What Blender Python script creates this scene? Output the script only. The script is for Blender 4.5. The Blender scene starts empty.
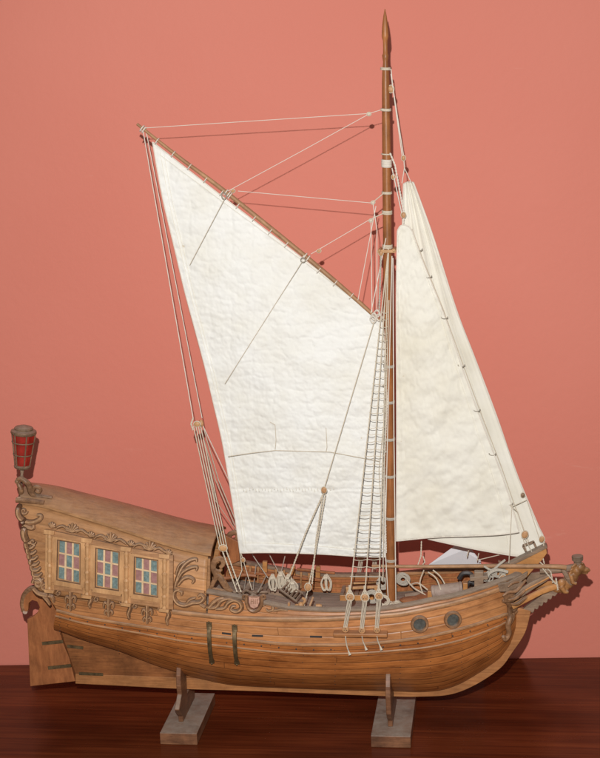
import bpy, bmesh, math, random
import numpy as np
from mathutils import Vector, Matrix, noise
from mathutils.bvhtree import BVHTree
random.seed(7)
C = bpy.context.scene
COL = C.collection

# ---------------------------------------------------------------- camera
F = 1500.0
def _n(v): return v / np.linalg.norm(v)
_X = _n(np.array([11105, 89.7, 1500.0])); _Y = np.array([200, 324, -1500.0]); _Y = _n(_Y - _X * (_X @ _Y)); _Z = np.cross(_X, _Y)
M = np.array([_X, _Y, _Z])
CAM = np.array([0.1498848, -1.89796185, 0.88801858])
cam_d = bpy.data.cameras.new('camera'); cam = bpy.data.objects.new('camera', cam_d); COL.objects.link(cam)
mw = Matrix([[M[i][j] for j in range(3)] + [CAM[i]] for i in range(3)] + [[0, 0, 0, 1]])
cam.matrix_world = mw
cam_d.sensor_fit = 'VERTICAL'; cam_d.sensor_height = 24.0; cam_d.lens = F / 758 * 24.0
cam_d.clip_start = 0.05; cam_d.clip_end = 50
C.camera = cam

# ---------------------------------------------------------------- light
w = bpy.data.worlds.new('World'); C.world = w; w.use_nodes = True
w.node_tree.nodes['Background'].inputs[0].default_value = (1.0, 0.93, 0.86, 1)
w.node_tree.nodes['Background'].inputs[1].default_value = 0.22
ld = bpy.data.lights.new('flash', 'SPOT'); lo = bpy.data.objects.new('flash', ld); COL.objects.link(lo)
LP = Vector((CAM[0] - 0.03, CAM[1], CAM[2] + 0.14)); lo.location = LP
ld.energy = 147; ld.color = (1.0, 0.972, 0.935); ld.shadow_soft_size = 0.007
ld.spot_size = math.radians(74); ld.spot_blend = 1.0
lo.rotation_euler = (Vector((-0.08, 0.0, 0.60)) - LP).to_track_quat('-Z', 'Y').to_euler()
C.view_settings.view_transform = 'Standard'; C.view_settings.look = 'None'
C.view_settings.exposure = 0.0; C.view_settings.gamma = 1.0

# ---------------------------------------------------------------- measuring the photograph
def P(u, v, y=0.0):
    d = M @ np.array([(u - 300) / F, -(v - 379) / F, -1.0])
    p = CAM + d * (y - CAM[1]) / d[1]
    return Vector(p)
PX = 0.00135      # metres per photo pixel on the ship

# ---------------------------------------------------------------- materials
def nt(name):
    m = bpy.data.materials.new(name); m.use_nodes = True
    n = m.node_tree; b = n.nodes['Principled BSDF']
    return m, n, b
def N(n, t, **k):
    x = n.nodes.new(t)
    for a, v in k.items():
        if a in x.inputs.keys() if isinstance(a, str) else False: x.inputs[a].default_value = v
        else: setattr(x, a, v)
    return x
def ramp(n, stops):
    r = n.nodes.new('ShaderNodeValToRGB'); e = r.color_ramp.elements
    e[0].position, e[0].color = stops[0][0], (*stops[0][1], 1)
    e[1].position, e[1].color = stops[-1][0], (*stops[-1][1], 1)
    for p, c in stops[1:-1]:
        q = e.new(p); q.color = (*c, 1)
    return r
def math_(n, op, a, b=None, c=None):
    x = n.nodes.new('ShaderNodeMath'); x.operation = op
    for i, q in enumerate((a, b, c)):
        if q is None: continue
        if isinstance(q, (int, float)): x.inputs[i].default_value = q
        else: n.links.new(q, x.inputs[i])
    return x.outputs[0]
def mixc(n, f, a, b, mode='MIX'):
    x = n.nodes.new('ShaderNodeMix'); x.data_type = 'RGBA'; x.blend_type = mode
    for s, q in ((0, f), (6, a), (7, b)):
        if isinstance(q, (int, float)): x.inputs[s].default_value = q
        elif isinstance(q, tuple): x.inputs[s].default_value = (*q, 1)
        else: n.links.new(q, x.inputs[s])
    return x.outputs[2]
def bump(n, b, h, strength, dist):
    x = n.nodes.new('ShaderNodeBump'); x.inputs['Strength'].default_value = strength; x.inputs['Distance'].default_value = dist
    n.links.new(h, x.inputs['Height']); n.links.new(x.outputs[0], b.inputs['Normal']); return x
def noise_(n, vec, scale, detail=4, rough=.6, dist=0):
    x = n.nodes.new('ShaderNodeTexNoise'); x.inputs['Scale'].default_value = scale; x.inputs['Detail'].default_value = detail
    x.inputs['Roughness'].default_value = rough; x.inputs['Distortion'].default_value = dist
    if vec is not None: n.links.new(vec, x.inputs['Vector'])
    return x.outputs['Fac']
def coords(n, scale=(1, 1, 1), kind='Object'):
    tc = n.nodes.new('ShaderNodeTexCoord'); mp = n.nodes.new('ShaderNodeMapping'); mp.inputs['Scale'].default_value = scale
    n.links.new(tc.outputs[kind], mp.inputs['Vector']); return mp.outputs[0]
def dust_mask(n, amount, lo=.45, hi=.95, sc=60):
    g = n.nodes.new('ShaderNodeNewGeometry'); s = n.nodes.new('ShaderNodeSeparateXYZ'); n.links.new(g.outputs['True Normal'], s.inputs[0])
    mr = n.nodes.new('ShaderNodeMapRange'); mr.inputs[1].default_value = lo; mr.inputs[2].default_value = hi
    n.links.new(s.outputs[2], mr.inputs[0])
    nz = noise_(n, coords(n), sc, 5, .65)
    k = math_(n, 'MULTIPLY_ADD', nz, 1.6, -.15)
    return math_(n, 'MULTIPLY', math_(n, 'MULTIPLY', mr.outputs[0], k), amount)
DUST = (.40, .34, .29)
def wood(name, c1, c2, grain=(6, 60, 60), rough=.5, dust=.7, stain=.5, spec=.35):
    m, n, b = nt(name)
    g = noise_(n, coords(n, grain), 4.0, 6, .62, .6)
    r = ramp(n, [(.28, c2), (.5, tuple((a + q) / 2 for a, q in zip(c1, c2))), (.7, c1)]); n.links.new(g, r.inputs[0])
    s = noise_(n, coords(n), 26, 5, .7)
    sr = ramp(n, [(.3, (1 - stain,) * 3), (.62, (1.06, 1.05, 1.04))]); n.links.new(s, sr.inputs[0])
    col = mixc(n, 1.0, r.outputs[0], sr.outputs[0], 'MULTIPLY')
    if dust: col = mixc(n, dust_mask(n, dust), col, DUST)
    n.links.new(col, b.inputs['Base Color'])
    b.inputs['Roughness'].default_value = rough; b.inputs['Specular IOR Level'].default_value = spec
    h = math_(n, 'ADD', g, math_(n, 'MULTIPLY', noise_(n, coords(n), 300, 3), .5))
    bump(n, b, h, .35, .0006)
    return m
def planks(name, c1, c2, nplank, jlen, joff, nails=True, dust=.5, rough=.42, dark=.5):
    """planked wood laid along UV.x (metres), UV.y = strake number"""
    m, n, b = nt(name)
    uv = n.nodes.new('ShaderNodeUVMap'); uv.uv_map = 'UVMap'
    s = n.nodes.new('ShaderNodeSeparateXYZ'); n.links.new(uv.outputs[0], s.inputs[0])
    wob = noise_(n, coords(n), 12, 2)
    vv = math_(n, 'MULTIPLY', s.outputs[1], nplank)
    vv = math_(n, 'ADD', vv, math_(n, 'MULTIPLY_ADD', wob, .16, -.08))
    idx = math_(n, 'FLOOR', vv); fr = math_(n, 'FRACT', vv)
    ed = math_(n, 'MINIMUM', fr, math_(n, 'SUBTRACT', 1.0, fr))
    seam = n.nodes.new('ShaderNodeMapRange'); seam.inputs[1].default_value = .0; seam.inputs[2].default_value = .11
    n.links.new(ed, seam.inputs[0])
    uu = math_(n, 'DIVIDE', math_(n, 'ADD', s.outputs[0], math_(n, 'MULTIPLY', idx, joff)), jlen)
    fu = math_(n, 'FRACT', uu); eu = math_(n, 'MINIMUM', fu, math_(n, 'SUBTRACT', 1.0, fu))
    su = n.nodes.new('ShaderNodeMapRange'); su.inputs[1].default_value = .0003; su.inputs[2].default_value = .0016
    n.links.new(eu, su.inputs[0])
    line = math_(n, 'MULTIPLY', seam.outputs[0], su.outputs[0])
    cx = n.nodes.new('ShaderNodeCombineXYZ'); n.links.new(idx, cx.inputs[0]); n.links.new(math_(n, 'FLOOR', uu), cx.inputs[1])
    wn = n.nodes.new('ShaderNodeTexWhiteNoise'); wn.noise_dimensions = '3D'; n.links.new(cx.outputs[0], wn.inputs['Vector'])
    gv = n.nodes.new('ShaderNodeCombineXYZ')
    n.links.new(math_(n, 'MULTIPLY', s.outputs[0], 14), gv.inputs[0]); n.links.new(math_(n, 'MULTIPLY', s.outputs[1], nplank * 3.2), gv.inputs[1])
    n.links.new(math_(n, 'MULTIPLY', wn.outputs['Value'], 20), gv.inputs[2])
    g = noise_(n, gv.outputs[0], 1.6, 7, .65, .7)
    r = ramp(n, [(.25, c2), (.48, tuple(.55 * a + .45 * q for a, q in zip(c1, c2))), (.72, c1)]); n.links.new(g, r.inputs[0])
    var = math_(n, 'MULTIPLY_ADD', wn.outputs['Value'], .34, .80)
    vc = n.nodes.new('ShaderNodeCombineXYZ')
    for i in range(3): n.links.new(var, vc.inputs[i])
    col = mixc(n, 1.0, r.outputs[0], vc.outputs[0], 'MULTIPLY')
    st = noise_(n, coords(n, (8, 20, 20)), 1.8, 6, .7)
    sr = ramp(n, [(.32, (.50, .42, .36)), (.5, (.92, .88, .83)), (.66, (1.18, 1.14, 1.05))]); n.links.new(st, sr.inputs[0])
    col = mixc(n, .85, col, sr.outputs[0], 'MULTIPLY')
    col = mixc(n, math_(n, 'MULTIPLY', math_(n, 'SUBTRACT', 1.0, line), dark), col, (.045, .022, .012))
    if dust: col = mixc(n, dust_mask(n, dust, .1, .8), col, DUST)
    n.links.new(col, b.inputs['Base Color'])
    rr = math_(n, 'MULTIPLY_ADD', g, .25, rough - .1); n.links.new(rr, b.inputs['Roughness'])
    b.inputs['Specular IOR Level'].default_value = .4
    h = math_(n, 'ADD', math_(n, 'MULTIPLY', line, 1.0), math_(n, 'MULTIPLY', g, .35))
    bump(n, b, h, .5, .0009)
    return m
def plain(name, c, rough=.6, metal=0, var=.25, sc=80, bmp=.2, dust=0, spec=.4):
    m, n, b = nt(name)
    g = noise_(n, coords(n), sc, 5, .65)
    r = ramp(n, [(.3, tuple(x * (1 - var) for x in c)), (.7, tuple(min(1, x * (1 + var * .4)) for x in c))]); n.links.new(g, r.inputs[0])
    col = r.outputs[0]
    if dust: col = mixc(n, dust_mask(n, dust), col, DUST)
    n.links.new(col, b.inputs['Base Color'])
    b.inputs['Roughness'].default_value = rough; b.inputs['Metallic'].default_value = metal; b.inputs['Specular IOR Level'].default_value = spec
    bump(n, b, g, bmp, .0006)
    return m

m_hull = planks('hull planking', (.57, .215, .062), (.23, .070, .020), 12, .62, .23, rough=.33, dark=.42, dust=.3)
m_wale = planks('upper planking', (.60, .28, .115), (.32, .128, .048), 3, .5, .17, dust=.35, dark=.35, rough=.34)
m_cabin = planks('cabin planking', (.60, .315, .138), (.36, .165, .068), 5, .9, .37, dust=.2, dark=.25, rough=.45)
m_roof = wood('roof wood', (.51, .28, .132), (.31, .15, .068), (5, 50, 50), .36, .3, .35)
m_keel = wood('keel wood', (.50, .225, .085), (.30, .12, .042), (5, 70, 70), .45, .2, .3)
m_trim = wood('trim wood', (.56, .30, .145), (.32, .155, .07), (6, 60, 60), .42, .7, .4)
m_hilite = plain('painted ridge highlight', (.50, .29, .15), .45, 0, .4, 220, dust=.4)  # pale tone that paints a highlight along carved ridges
m_shade = plain('painted rim shade', (.16, .08, .042), .8, 0, .4, 150)  # dark tone that paints shade around carvings and window frames
m_cream = wood('worn_cream_wood', (.80, .60, .38), (.62, .42, .24), (30, 30, 30), .5, .2, .2)
m_light = wood('pale wood', (.68, .39, .185), (.46, .24, .105), (30, 30, 8), .45, .35, .3)
m_carve = wood('carved wood', (.44, .235, .12), (.17, .08, .038), (30, 50, 50), .42, .6, .6)
m_deadw = wood('deadwood', (.35, .135, .046), (.19, .068, .024), (8, 60, 90), .42, .2, .5)
m_mast = wood('mast wood', (.42, .165, .055), (.24, .085, .028), (60, 60, 5), .4, .0, .35)
m_gaff = wood('spar wood', (.46, .255, .13), (.30, .155, .075), (20, 60, 20), .5, .3, .3)
m_rud = wood('rudder wood', (.44, .165, .06), (.25, .085, .03), (40, 40, 8), .5, .2, .3)
m_oran = wood('warm pine', (.62, .30, .10), (.42, .18, .06), (8, 50, 30), .42, .35, .3)
m_lion = wood('carved pine', (.52, .25, .09), (.24, .10, .04), (30, 30, 30), .4, .7, .5)
m_wind = wood('worn_windlass_wood', (.44, .34, .29), (.30, .21, .17), (30, 30, 30), .6, .5, .3)
m_grey = wood('dusty wood', (.36, .25, .17), (.19, .12, .08), (10, 50, 50), .6, .65, .4)
m_deck = planks('deck boards', (.42, .36, .31), (.28, .23, .19), 14, .2, .07, dust=.55, rough=.7, dark=.5)
m_stand = wood('stand wood', (.30, .14, .07), (.13, .055, .03), (8, 8, 50), .45, 1.0, .5)
m_brass = plain('tarnished brass', (.17, .115, .055), .5, .45, .6, 120)
m_dark = plain('dark iron', (.05, .045, .045), .5, .3, .3, 150, dust=.3)
m_hole = plain('dark inside', (.10, .10, .09), .25, 0, .5, 200)
m_steel = plain('grey metal', (.42, .38, .32), .45, .3, .3, 140, dust=.4)
m_rope = plain('pale rope', (.66, .575, .455), .9, 0, .25, 900, .5)
m_rope2 = plain('grey rope', (.50, .45, .38), .95, 0, .3, 900, .5)
m_white = plain('white thread', (.74, .68, .60), .9, 0, .12, 900, .3)
m_block = plain('block wood', (.52, .28, .13), .5, 0, .35, 250)
m_blue = plain('blue pane', (.20, .275, .265), .25, 0, .45, 260, .15)
m_pink = plain('pink pane', (.38, .195, .18), .25, 0, .3, 200, .15)
m_red = plain('red lantern glass', (.34, .026, .016), .12, 0, .35, 90, .1)
m_gild = plain('lantern frame', (.24, .15, .09), .5, .2, .5, 200, dust=.6)
m_crest = plain('pink crest', (.60, .34, .25), .6, 0, .3, 200)
m_paper = plain('white paper', (.80, .82, .86), .8, 0, .03, 30, .05)

# canvas
def canvas(name, c):
    m, n, b = nt(name)
    v = coords(n)
    big = noise_(n, v, 14, 4, .6); fine = noise_(n, v, 620, 3, .7)
    wv = n.nodes.new('ShaderNodeTexWave'); wv.bands_direction = 'Z'; wv.inputs['Scale'].default_value = 420; wv.inputs['Distortion'].default_value = 1.5
    n.links.new(v, wv.inputs['Vector'])
    r = ramp(n, [(.3, tuple(x * q for x, q in zip(c, (.93, .91, .86)))), (.62, c)]); n.links.new(big, r.inputs[0])
    sp = noise_(n, v, 95, 2, .5); spr = ramp(n, [(.76, (1, 1, 1)), (.80, (.72, .62, .48))]); n.links.new(sp, spr.inputs[0])
    n.links.new(mixc(n, .6, r.outputs[0], spr.outputs[0], 'MULTIPLY'), b.inputs['Base Color'])
    b.inputs['Roughness'].default_value = .95; b.inputs['Specular IOR Level'].default_value = .1
    crease = noise_(n, v, 38, 4, .55, .8)
    h = math_(n, 'ADD', math_(n, 'MULTIPLY', fine, .35), math_(n, 'ADD', math_(n, 'MULTIPLY', wv.outputs['Fac'], .12), math_(n, 'MULTIPLY', crease, 1.6)))
    bump(n, b, h, .4, .0012)
    return m
m_sail = canvas('sail canvas', (.82, .82, .795))
m_jib = canvas('jib canvas', (.79, .765, .69))

# wall
def wall_mat():
    m, n, b = nt('salmon wall paint')
    v = coords(n)
    a = noise_(n, v, 1.6, 4, .5); r = ramp(n, [(.3, (.66, .208, .152)), (.7, (.70, .238, .178))]); n.links.new(a, r.inputs[0])
    s = noise_(n, coords(n, (1, 1, 5)), 7, 6, .75, .5); sr = ramp(n, [(.67, (0, 0, 0)), (.76, (.3, .3, .3))]); n.links.new(s, sr.inputs[0])
    col = mixc(n, sr.outputs[0], r.outputs[0], (.80, .42, .33))
    n.links.new(col, b.inputs['Base Color']); b.inputs['Roughness'].default_value = .62; b.inputs['Specular IOR Level'].default_value = .25
    h = math_(n, 'ADD', noise_(n, v, 90, 4, .6), math_(n, 'MULTIPLY', noise_(n, v, 9, 3), 2.0))
    bump(n, b, h, .17, .0025)
    return m
def table_mat():
    m, n, b = nt('polished mahogany')
    v = coords(n, (1.0, 34, 34))
    g = noise_(n, v, 1.9, 9, .7, 1.6)
    r = ramp(n, [(.3, (.075, .014, .005)), (.5, (.135, .028, .0085)), (.72, (.22, .053, .016))]); n.links.new(g, r.inputs[0])
    big = noise_(n, coords(n, (1, 3, 1)), 3.2, 3); br = ramp(n, [(.35, (.55, .5, .5)), (.65, (1.1, 1.1, 1.1))]); n.links.new(big, br.inputs[0])
    n.links.new(mixc(n, 1.0, r.outputs[0], br.outputs[0], 'MULTIPLY'), b.inputs['Base Color'])
    b.inputs['Roughness'].default_value = .3; b.inputs['Specular IOR Level'].default_value = .17
    rr = math_(n, 'MULTIPLY_ADD', noise_(n, coords(n), 14, 5, .7), .25, .12); n.links.new(rr, b.inputs['Roughness'])
    bump(n, b, g, .05, .0006)
    return m

# ---------------------------------------------------------------- mesh helpers
class MB:
    def __init__(s): s.v = []; s.f = []; s.m = []; s.uv = None
    def face(s, vs, mi=0):
        i = len(s.v); s.v += [Vector(q) for q in vs]; s.f.append(tuple(range(i, i + len(vs)))); s.m.append(mi)
    def grid(s, rows, closed_u=False, closed_v=False, mi=0, caps=False):
        o = len(s.v); R = len(rows); K = len(rows[0])
        for r in rows: s.v += [Vector(q) for q in r]
        for i in range(R if closed_u else R - 1):
            for j in range(K if closed_v else K - 1):
                a = o + i * K + j; b_ = o + i * K + (j + 1) % K; i2 = (i + 1) % R
                s.f.append((a, b_, o + i2 * K + (j + 1) % K, o + i2 * K + j)); s.m.append(mi)
        if caps:
            s.f.append(tuple(o + j for j in range(K))[::-1]); s.m.append(mi)
            s.f.append(tuple(o + (R - 1) * K + j for j in range(K))); s.m.append(mi)
    def tube(s, pts, r, seg=8, mi=0, flat=None):
        pts = [Vector(p) for p in pts]; L = len(pts)
        if L < 2: return
        rs = r if isinstance(r, (list, tuple)) else [r] * L
        rows = []; up = None
        for i, p in enumerate(pts):
            t = (pts[min(i + 1, L - 1)] - pts[max(i - 1, 0)])
            t = t.normalized() if t.length > 1e-9 else Vector((0, 0, 1))
            if up is None:
                a = Vector((0, 1, 0)) if abs(t.y) < .9 else Vector((1, 0, 0)); up = (a - t * a.dot(t)).normalized()
            else:
                up = (up - t * up.dot(t)); up = up.normalized() if up.length > 1e-6 else t.orthogonal().normalized()
            sd = t.cross(up)
            rows.append([p + (up * math.cos(2 * math.pi * k / seg) * (flat or 1) + sd * math.sin(2 * math.pi * k / seg)) * rs[i] for k in range(seg)])
        s.grid(rows, closed_v=True, mi=mi, caps=True)
    def box(s, c, ax, ay, az, mi=0):
        c, ax, ay, az = map(Vector, (c, ax, ay, az))
        q = [c + ax * i + ay * j + az * k for k in (-1, 1) for j in (-1, 1) for i in (-1, 1)]
        for f in ((0, 2, 3, 1), (4, 5, 7, 6), (0, 1, 5, 4), (2, 6, 7, 3), (0, 4, 6, 2), (1, 3, 7, 5)): s.face([q[i] for i in f], mi)
    def beam(s, a, b, wd, h, side=Vector((0, 1, 0)), mi=0):
        a, b = Vector(a), Vector(b); t = (b - a); l = t.length; t.normalize(); side = (side - t * side.dot(t)).normalized(); up = t.cross(side)
        s.box((a + b) / 2, t * l / 2, side * wd / 2, up * h / 2, mi)
    def lathe(s, a, b, prof, seg=16, mi=0):
        a, b = Vector(a), Vector(b); t = b - a; d = t.normalized(); e = d.orthogonal().normalized(); g = d.cross(e)
        s.grid([[a + t * h + (e * math.cos(2 * math.pi * k / seg) + g * math.sin(2 * math.pi * k / seg)) * max(r, 1e-5) for k in range(seg)] for h, r in prof], closed_v=True, mi=mi, caps=True)
    def ell(s, c, r, rot=None, seg=12, mi=0):
        c = Vector(c); R = rot or Matrix.Identity(3)
        s.grid([[c + R @ Vector((r[0] * math.sin(a) * math.cos(2 * math.pi * k / seg), r[1] * math.sin(a) * math.sin(2 * math.pi * k / seg), r[2] * math.cos(a))) for k in range(seg)]
                for a in [max(.02, min(math.pi - .02, math.pi * i / 8)) for i in range(9)]], closed_v=True, mi=mi, caps=True)
    def plate(s, outline, y0, y1, mi=0):
        """outline: world points (their y ignored), extruded between y0 and y1"""
        a = [Vector((p.x, y0, p.z)) for p in outline]; b = [Vector((p.x, y1, p.z)) for p in outline]
        s.face(a, mi); s.face(b[::-1], mi); k = len(a)
        for i in range(k): s.face([a[i], b[i], b[(i + 1) % k], a[(i + 1) % k]], mi)
    def build(s, name, mats, parent=None, smooth=True, bevel=0, merge=True, remesh=0, angle=40):
        me = bpy.data.meshes.new(name); me.from_pydata([tuple(v) for v in s.v], [], s.f)
        if not isinstance(mats, (list, tuple)): mats = [mats]
        for m in mats: me.materials.append(m)
        me.polygons.foreach_set('material_index', s.m)
        if s.uv is not None:
            uvl = me.uv_layers.new(name='UVMap')
            for li, l in enumerate(me.loops): uvl.data[li].uv = s.uv[l.vertex_index]
        bm = bmesh.new(); bm.from_mesh(me)
        if merge: bmesh.ops.remove_doubles(bm, verts=bm.verts, dist=1e-5)
        bmesh.ops.recalc_face_normals(bm, faces=bm.faces)
        if smooth:
            for f in bm.faces: f.smooth = True
            for e in bm.edges:
                if len(e.link_faces) == 2 and e.calc_face_angle(0) > math.radians(angle): e.smooth = False
        bm.to_mesh(me); bm.free()
        o = bpy.data.objects.new(name, me); COL.objects.link(o)
        if parent:
            o.parent = parent
            if parent.type == 'EMPTY': o.location = -parent.location
        if remesh:
            md = o.modifiers.new('remesh', 'REMESH'); md.mode = 'VOXEL'; md.voxel_size = remesh; md.use_smooth_shade = True
            md = o.modifiers.new('smooth', 'SMOOTH'); md.iterations = 2; md.factor = .5
        if bevel:
            md = o.modifiers.new('bevel', 'BEVEL'); md.width = bevel; md.segments = 2; md.limit_method = 'ANGLE'
        return o
def empty(name, loc, label, cat, group=None):
    o = bpy.data.objects.new(name, None); COL.objects.link(o); o.location = loc; o.empty_display_size = .02
    o['label'] = label; o['category'] = cat
    if group: o['group'] = group
    return o
def smooth_pts(pts, k=6):
    pts = [Vector(p) for p in pts]; out = []; L = len(pts)
    for i in range(L - 1):
        p0, p1, p2, p3 = pts[max(i - 1, 0)], pts[i], pts[i + 1], pts[min(i + 2, L - 1)]
        for j in range(k):
            t = j / k
            out.append(.5 * ((2 * p1) + (p2 - p0) * t + (2 * p0 - 5 * p1 + 4 * p2 - p3) * t * t + (3 * p1 - p0 - 3 * p2 + p3) * t ** 3))
    out.append(pts[-1]); return out
def sm2(pts, k=6): return [(p.x, p.y) for p in smooth_pts([Vector((a, b, 0)) for a, b in pts], k)]

# ================================================================ the setting
a0 = Vector((-0.61938263, 0.18597963, 0)); b0 = Vector((0.29150735, 0.25685414, 0))
wt = (b0 - a0).normalized(); wn_ = Vector((-wt.y, wt.x, 0))
wb = MB(); wc = (a0 + b0) / 2
wb.box(wc + wn_ * .03 + Vector((0, 0, .6)), wt * 2.2, wn_ * .03, Vector((0, 0, 1.5)))
wall = wb.build('wall', wall_mat(), smooth=False); wall['kind'] = 'structure'
tb = MB(); tb.box(wc - wn_ * .352 + Vector((0, 0, -.0165)), wt * 1.1, wn_ * .35, Vector((0, 0, .0165)))
table = tb.build('table_top', table_mat(), smooth=False, bevel=.003)
table['label'] = 'dark polished mahogany table top against the salmon wall'; table['category'] = 'table'

# ================================================================ hull surface
X0 = -0.09
def hbf(Xs, Xe, bs, B, pw=2.7, q=.58, pa=1.8):
    def f(X):
        if X > X0:
            t = min(1, max(0, (X - X0) / (Xe - X0))); return B * (1 - t ** pw) ** q
        t = min(1.2, (X0 - X) / (X0 - Xs)); return B - (B - bs) * t ** pa
    return f
class Line:
    def __init__(s, px, hb, Xe_px):
        s.hb = hb; pts = []
        for u, v in px:
            y = -.04
            for _ in range(40): y = -hb(P(u, v, y).x) * .7 + y * .3
            pts.append(P(u, v, y))
        e = P(*Xe_px, 0); pts = [p for p in pts if p.x < e.x - .004] + [e]
        s.X = np.array([p.x for p in pts]); s.Zv = np.array([p.z for p in pts]); s.xs = pts[0].x; s.xe = e.x
    def z(s, X): # smooth interpolation
        acc = 0
        for k, wgt in ((-2, 1), (-1, 2), (0, 3), (1, 2), (2, 1)): acc += wgt * np.interp(X + k * .006, s.X, s.Zv)
        return acc / 9 if s.X[0] + .012 < X < s.xe - .02 else float(np.interp(X, s.X, s.Zv))
    def pt(s, t, side=-1):
        X = s.xs + (s.xe - s.xs) * t; return Vector((X, side * s.hb(X), s.z(X)))
Xw = P(517, 614, 0).x
LW = Line([(57, 611), (80, 617), (103, 621), (145, 627.5), (187, 634), (228, 638), (250, 641), (278, 644), (307, 645.5), (335, 645.5), (363, 644.5), (392, 642), (420, 638.5), (437, 635), (462, 629), (487, 621), (504, 615)],
          hbf(-.46, Xw, .043, .075), (517, 611))
L2 = Line([(46, 593), (57, 597), (100, 602), (140, 607), (170, 611), (200, 614.5), (230, 617.5), (270, 619), (320, 619), (360, 617), (400, 614), (430, 608), (453, 603), (478, 596), (503, 587)],
          hbf(-.475, P(518, 590, 0).x, .046, .0735), (519, 582))
L3 = Line([(46, 580), (100, 586), (170, 589), (207, 593), (235, 598), (262, 604), (290, 610), (330, 612), (380, 611), (413, 606), (430, 602), (453, 598), (478, 591), (503, 582)],
          hbf(-.475, P(522, 576, 0).x, .045, .0705), (523, 573))
kp = [(57, 626), (82, 637), (124, 650), (150, 662), (187, 674), (230, 684), (300, 687), (400, 690), (425, 691), (450, 688), (475, 675), (500, 658), (510, 645), (517, 627)]
KX = np.array([P(u, v, 0).x for u, v in kp]); KZ = np.array([P(u, v, 0).z for u, v in kp])
def keel_pt(t):
    X = KX[0] + (KX[-1] - KX[0]) * t; acc = sum(np.interp(X + k * .008, KX, KZ) for k in (-2, -1, 0, 1, 2)) / 5
    if t > .93: acc = np.interp(X, KX, KZ)
    return Vector((X, 0, float(acc)))
def section(t, side=-1, n=12):
    """from keel to wale"""
    k = keel_pt(t); wp = LW.pt(t, side); out = []
    e = 1.6 if t < .75 else 1.6 + (t - .75) * 1.2
    if t < .2: e = 1.6 + (.2 - t) * 1.5
    for i in range(n + 1):
        th = math.pi / 2 * i / n
        yy = math.sin(th) ** (2 / e); zz = 1 - math.cos(th) ** (2 / e)
        out.append(Vector((k.x + (wp.x - k.x) * zz, wp.y * yy, k.z + (wp.z - k.z) * zz)))
    return out
TS = [i / 150 for i in range(151)]
TS = [t if t < .85 else .85 + .15 * (1 - max(0, 1 - (t - .85) / .15) ** 1.6) for t in TS]
def loft(fn, ts, uvf, name, mat, parent, both=True, sub=None):
    mb = MB(); mb.uv = []
    for side in ((-1, 1) if both else (-1,)):
        rows = [fn(t, side) for t in ts]
        mb.grid(rows)
        for r, t in zip(rows, ts):
            for j in range(len(r)): mb.uv.append((t * .66, uvf(j, len(r))))
    return mb
SHIP_BASE = Vector((-0.12, 0, 0.045))
ship = empty('model_ship', SHIP_BASE, 'wooden model sailing ship with cream sails resting on two wooden stands', 'model ship')

mb = loft(section, TS, lambda j, n: j / (n - 1), 'hull', None, None)
hull_v, hull_f = list(mb.v), list(mb.f)
# stern closing face
mb.face([p for p in section(0, -1)] + [p for p in section(0, 1)][::-1]); mb.uv += [(0, i / 26) for i in range(26)]
hull = mb.build('hull', m_hull, ship)
def sec_up(t, side, la=None, lb=None, n=4, off=0):
    a, b = (la or LW).pt(t, side), (lb or L2).pt(t, side)
    return [a.lerp(b, i / n) + Vector((0, side * off, 0)) for i in range(n + 1)]
mb = loft(lambda t, s: sec_up(t, s), TS, lambda j, n: j / (n - 1), '', None, None)
up_v, up_f = list(mb.v), list(mb.f)
mb.face([p for p in sec_up(0, -1)] + [p for p in sec_up(0, 1)][::-1]); mb.uv += [(0, i / 10) for i in range(10)]
mb.build('upper_planking', m_wale, hull)

# bulwark from the cabin forward, with thickness
XC = P(207, 575, -.06).x
tb0 = (XC - L2.xs) / (L2.xe - L2.xs)
TB = [tb0 + (1 - tb0) * i / 110 for i in range(111)]
TB = [t if t < .88 else .88 + .12 * (1 - max(0, 1 - (t - .88) / .12) ** 1.5) for t in TB]
def bul_out(t, s): return sec_up(t, s, L2, L3, 3)
def inner(p, d=.0045):
    k = max(0, abs(p.y) - d) / max(abs(p.y), 1e-6); return Vector((p.x - (.003 if p.x > .12 else 0), p.y * k, p.z))
mb = MB(); mb.uv = []
holes = [P(426, 580, .066).x, P(457, 578, .06).x]
for side in (-1, 1):
    for fn in (lambda t: bul_out(t, side), lambda t: [inner(p) for p in bul_out(t, side)] + []):
        rows = [fn(t) for t in TB]
        rows = [([r[0] + Vector((0, 0, -.02))] + r) if fn(TB[0])[0].y != bul_out(TB[0], side)[0].y else r for r in rows]
        o = len(mb.v); K = len(rows[0])
        for r, t in zip(rows, TB):
            mb.v += r; mb.uv += [(t * .66, j / K) for j in range(K)]
        for i in range(len(rows) - 1):
            for j in range(K - 1):
                c = (rows[i][j] + rows[i + 1][j]) / 2
                if side > 0 and j == K - 3 and any(abs(c.x - h) < .006 for h in holes): continue
                mb.f.append((o + i * K + j, o + i * K + j + 1, o + (i + 1) * K + j + 1, o + (i + 1) * K + j)); mb.m.append(0)
bul_v, bul_f = list(mb.v), list(mb.f)
mb.build('bulwark', m_wale, hull, merge=False)

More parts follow.
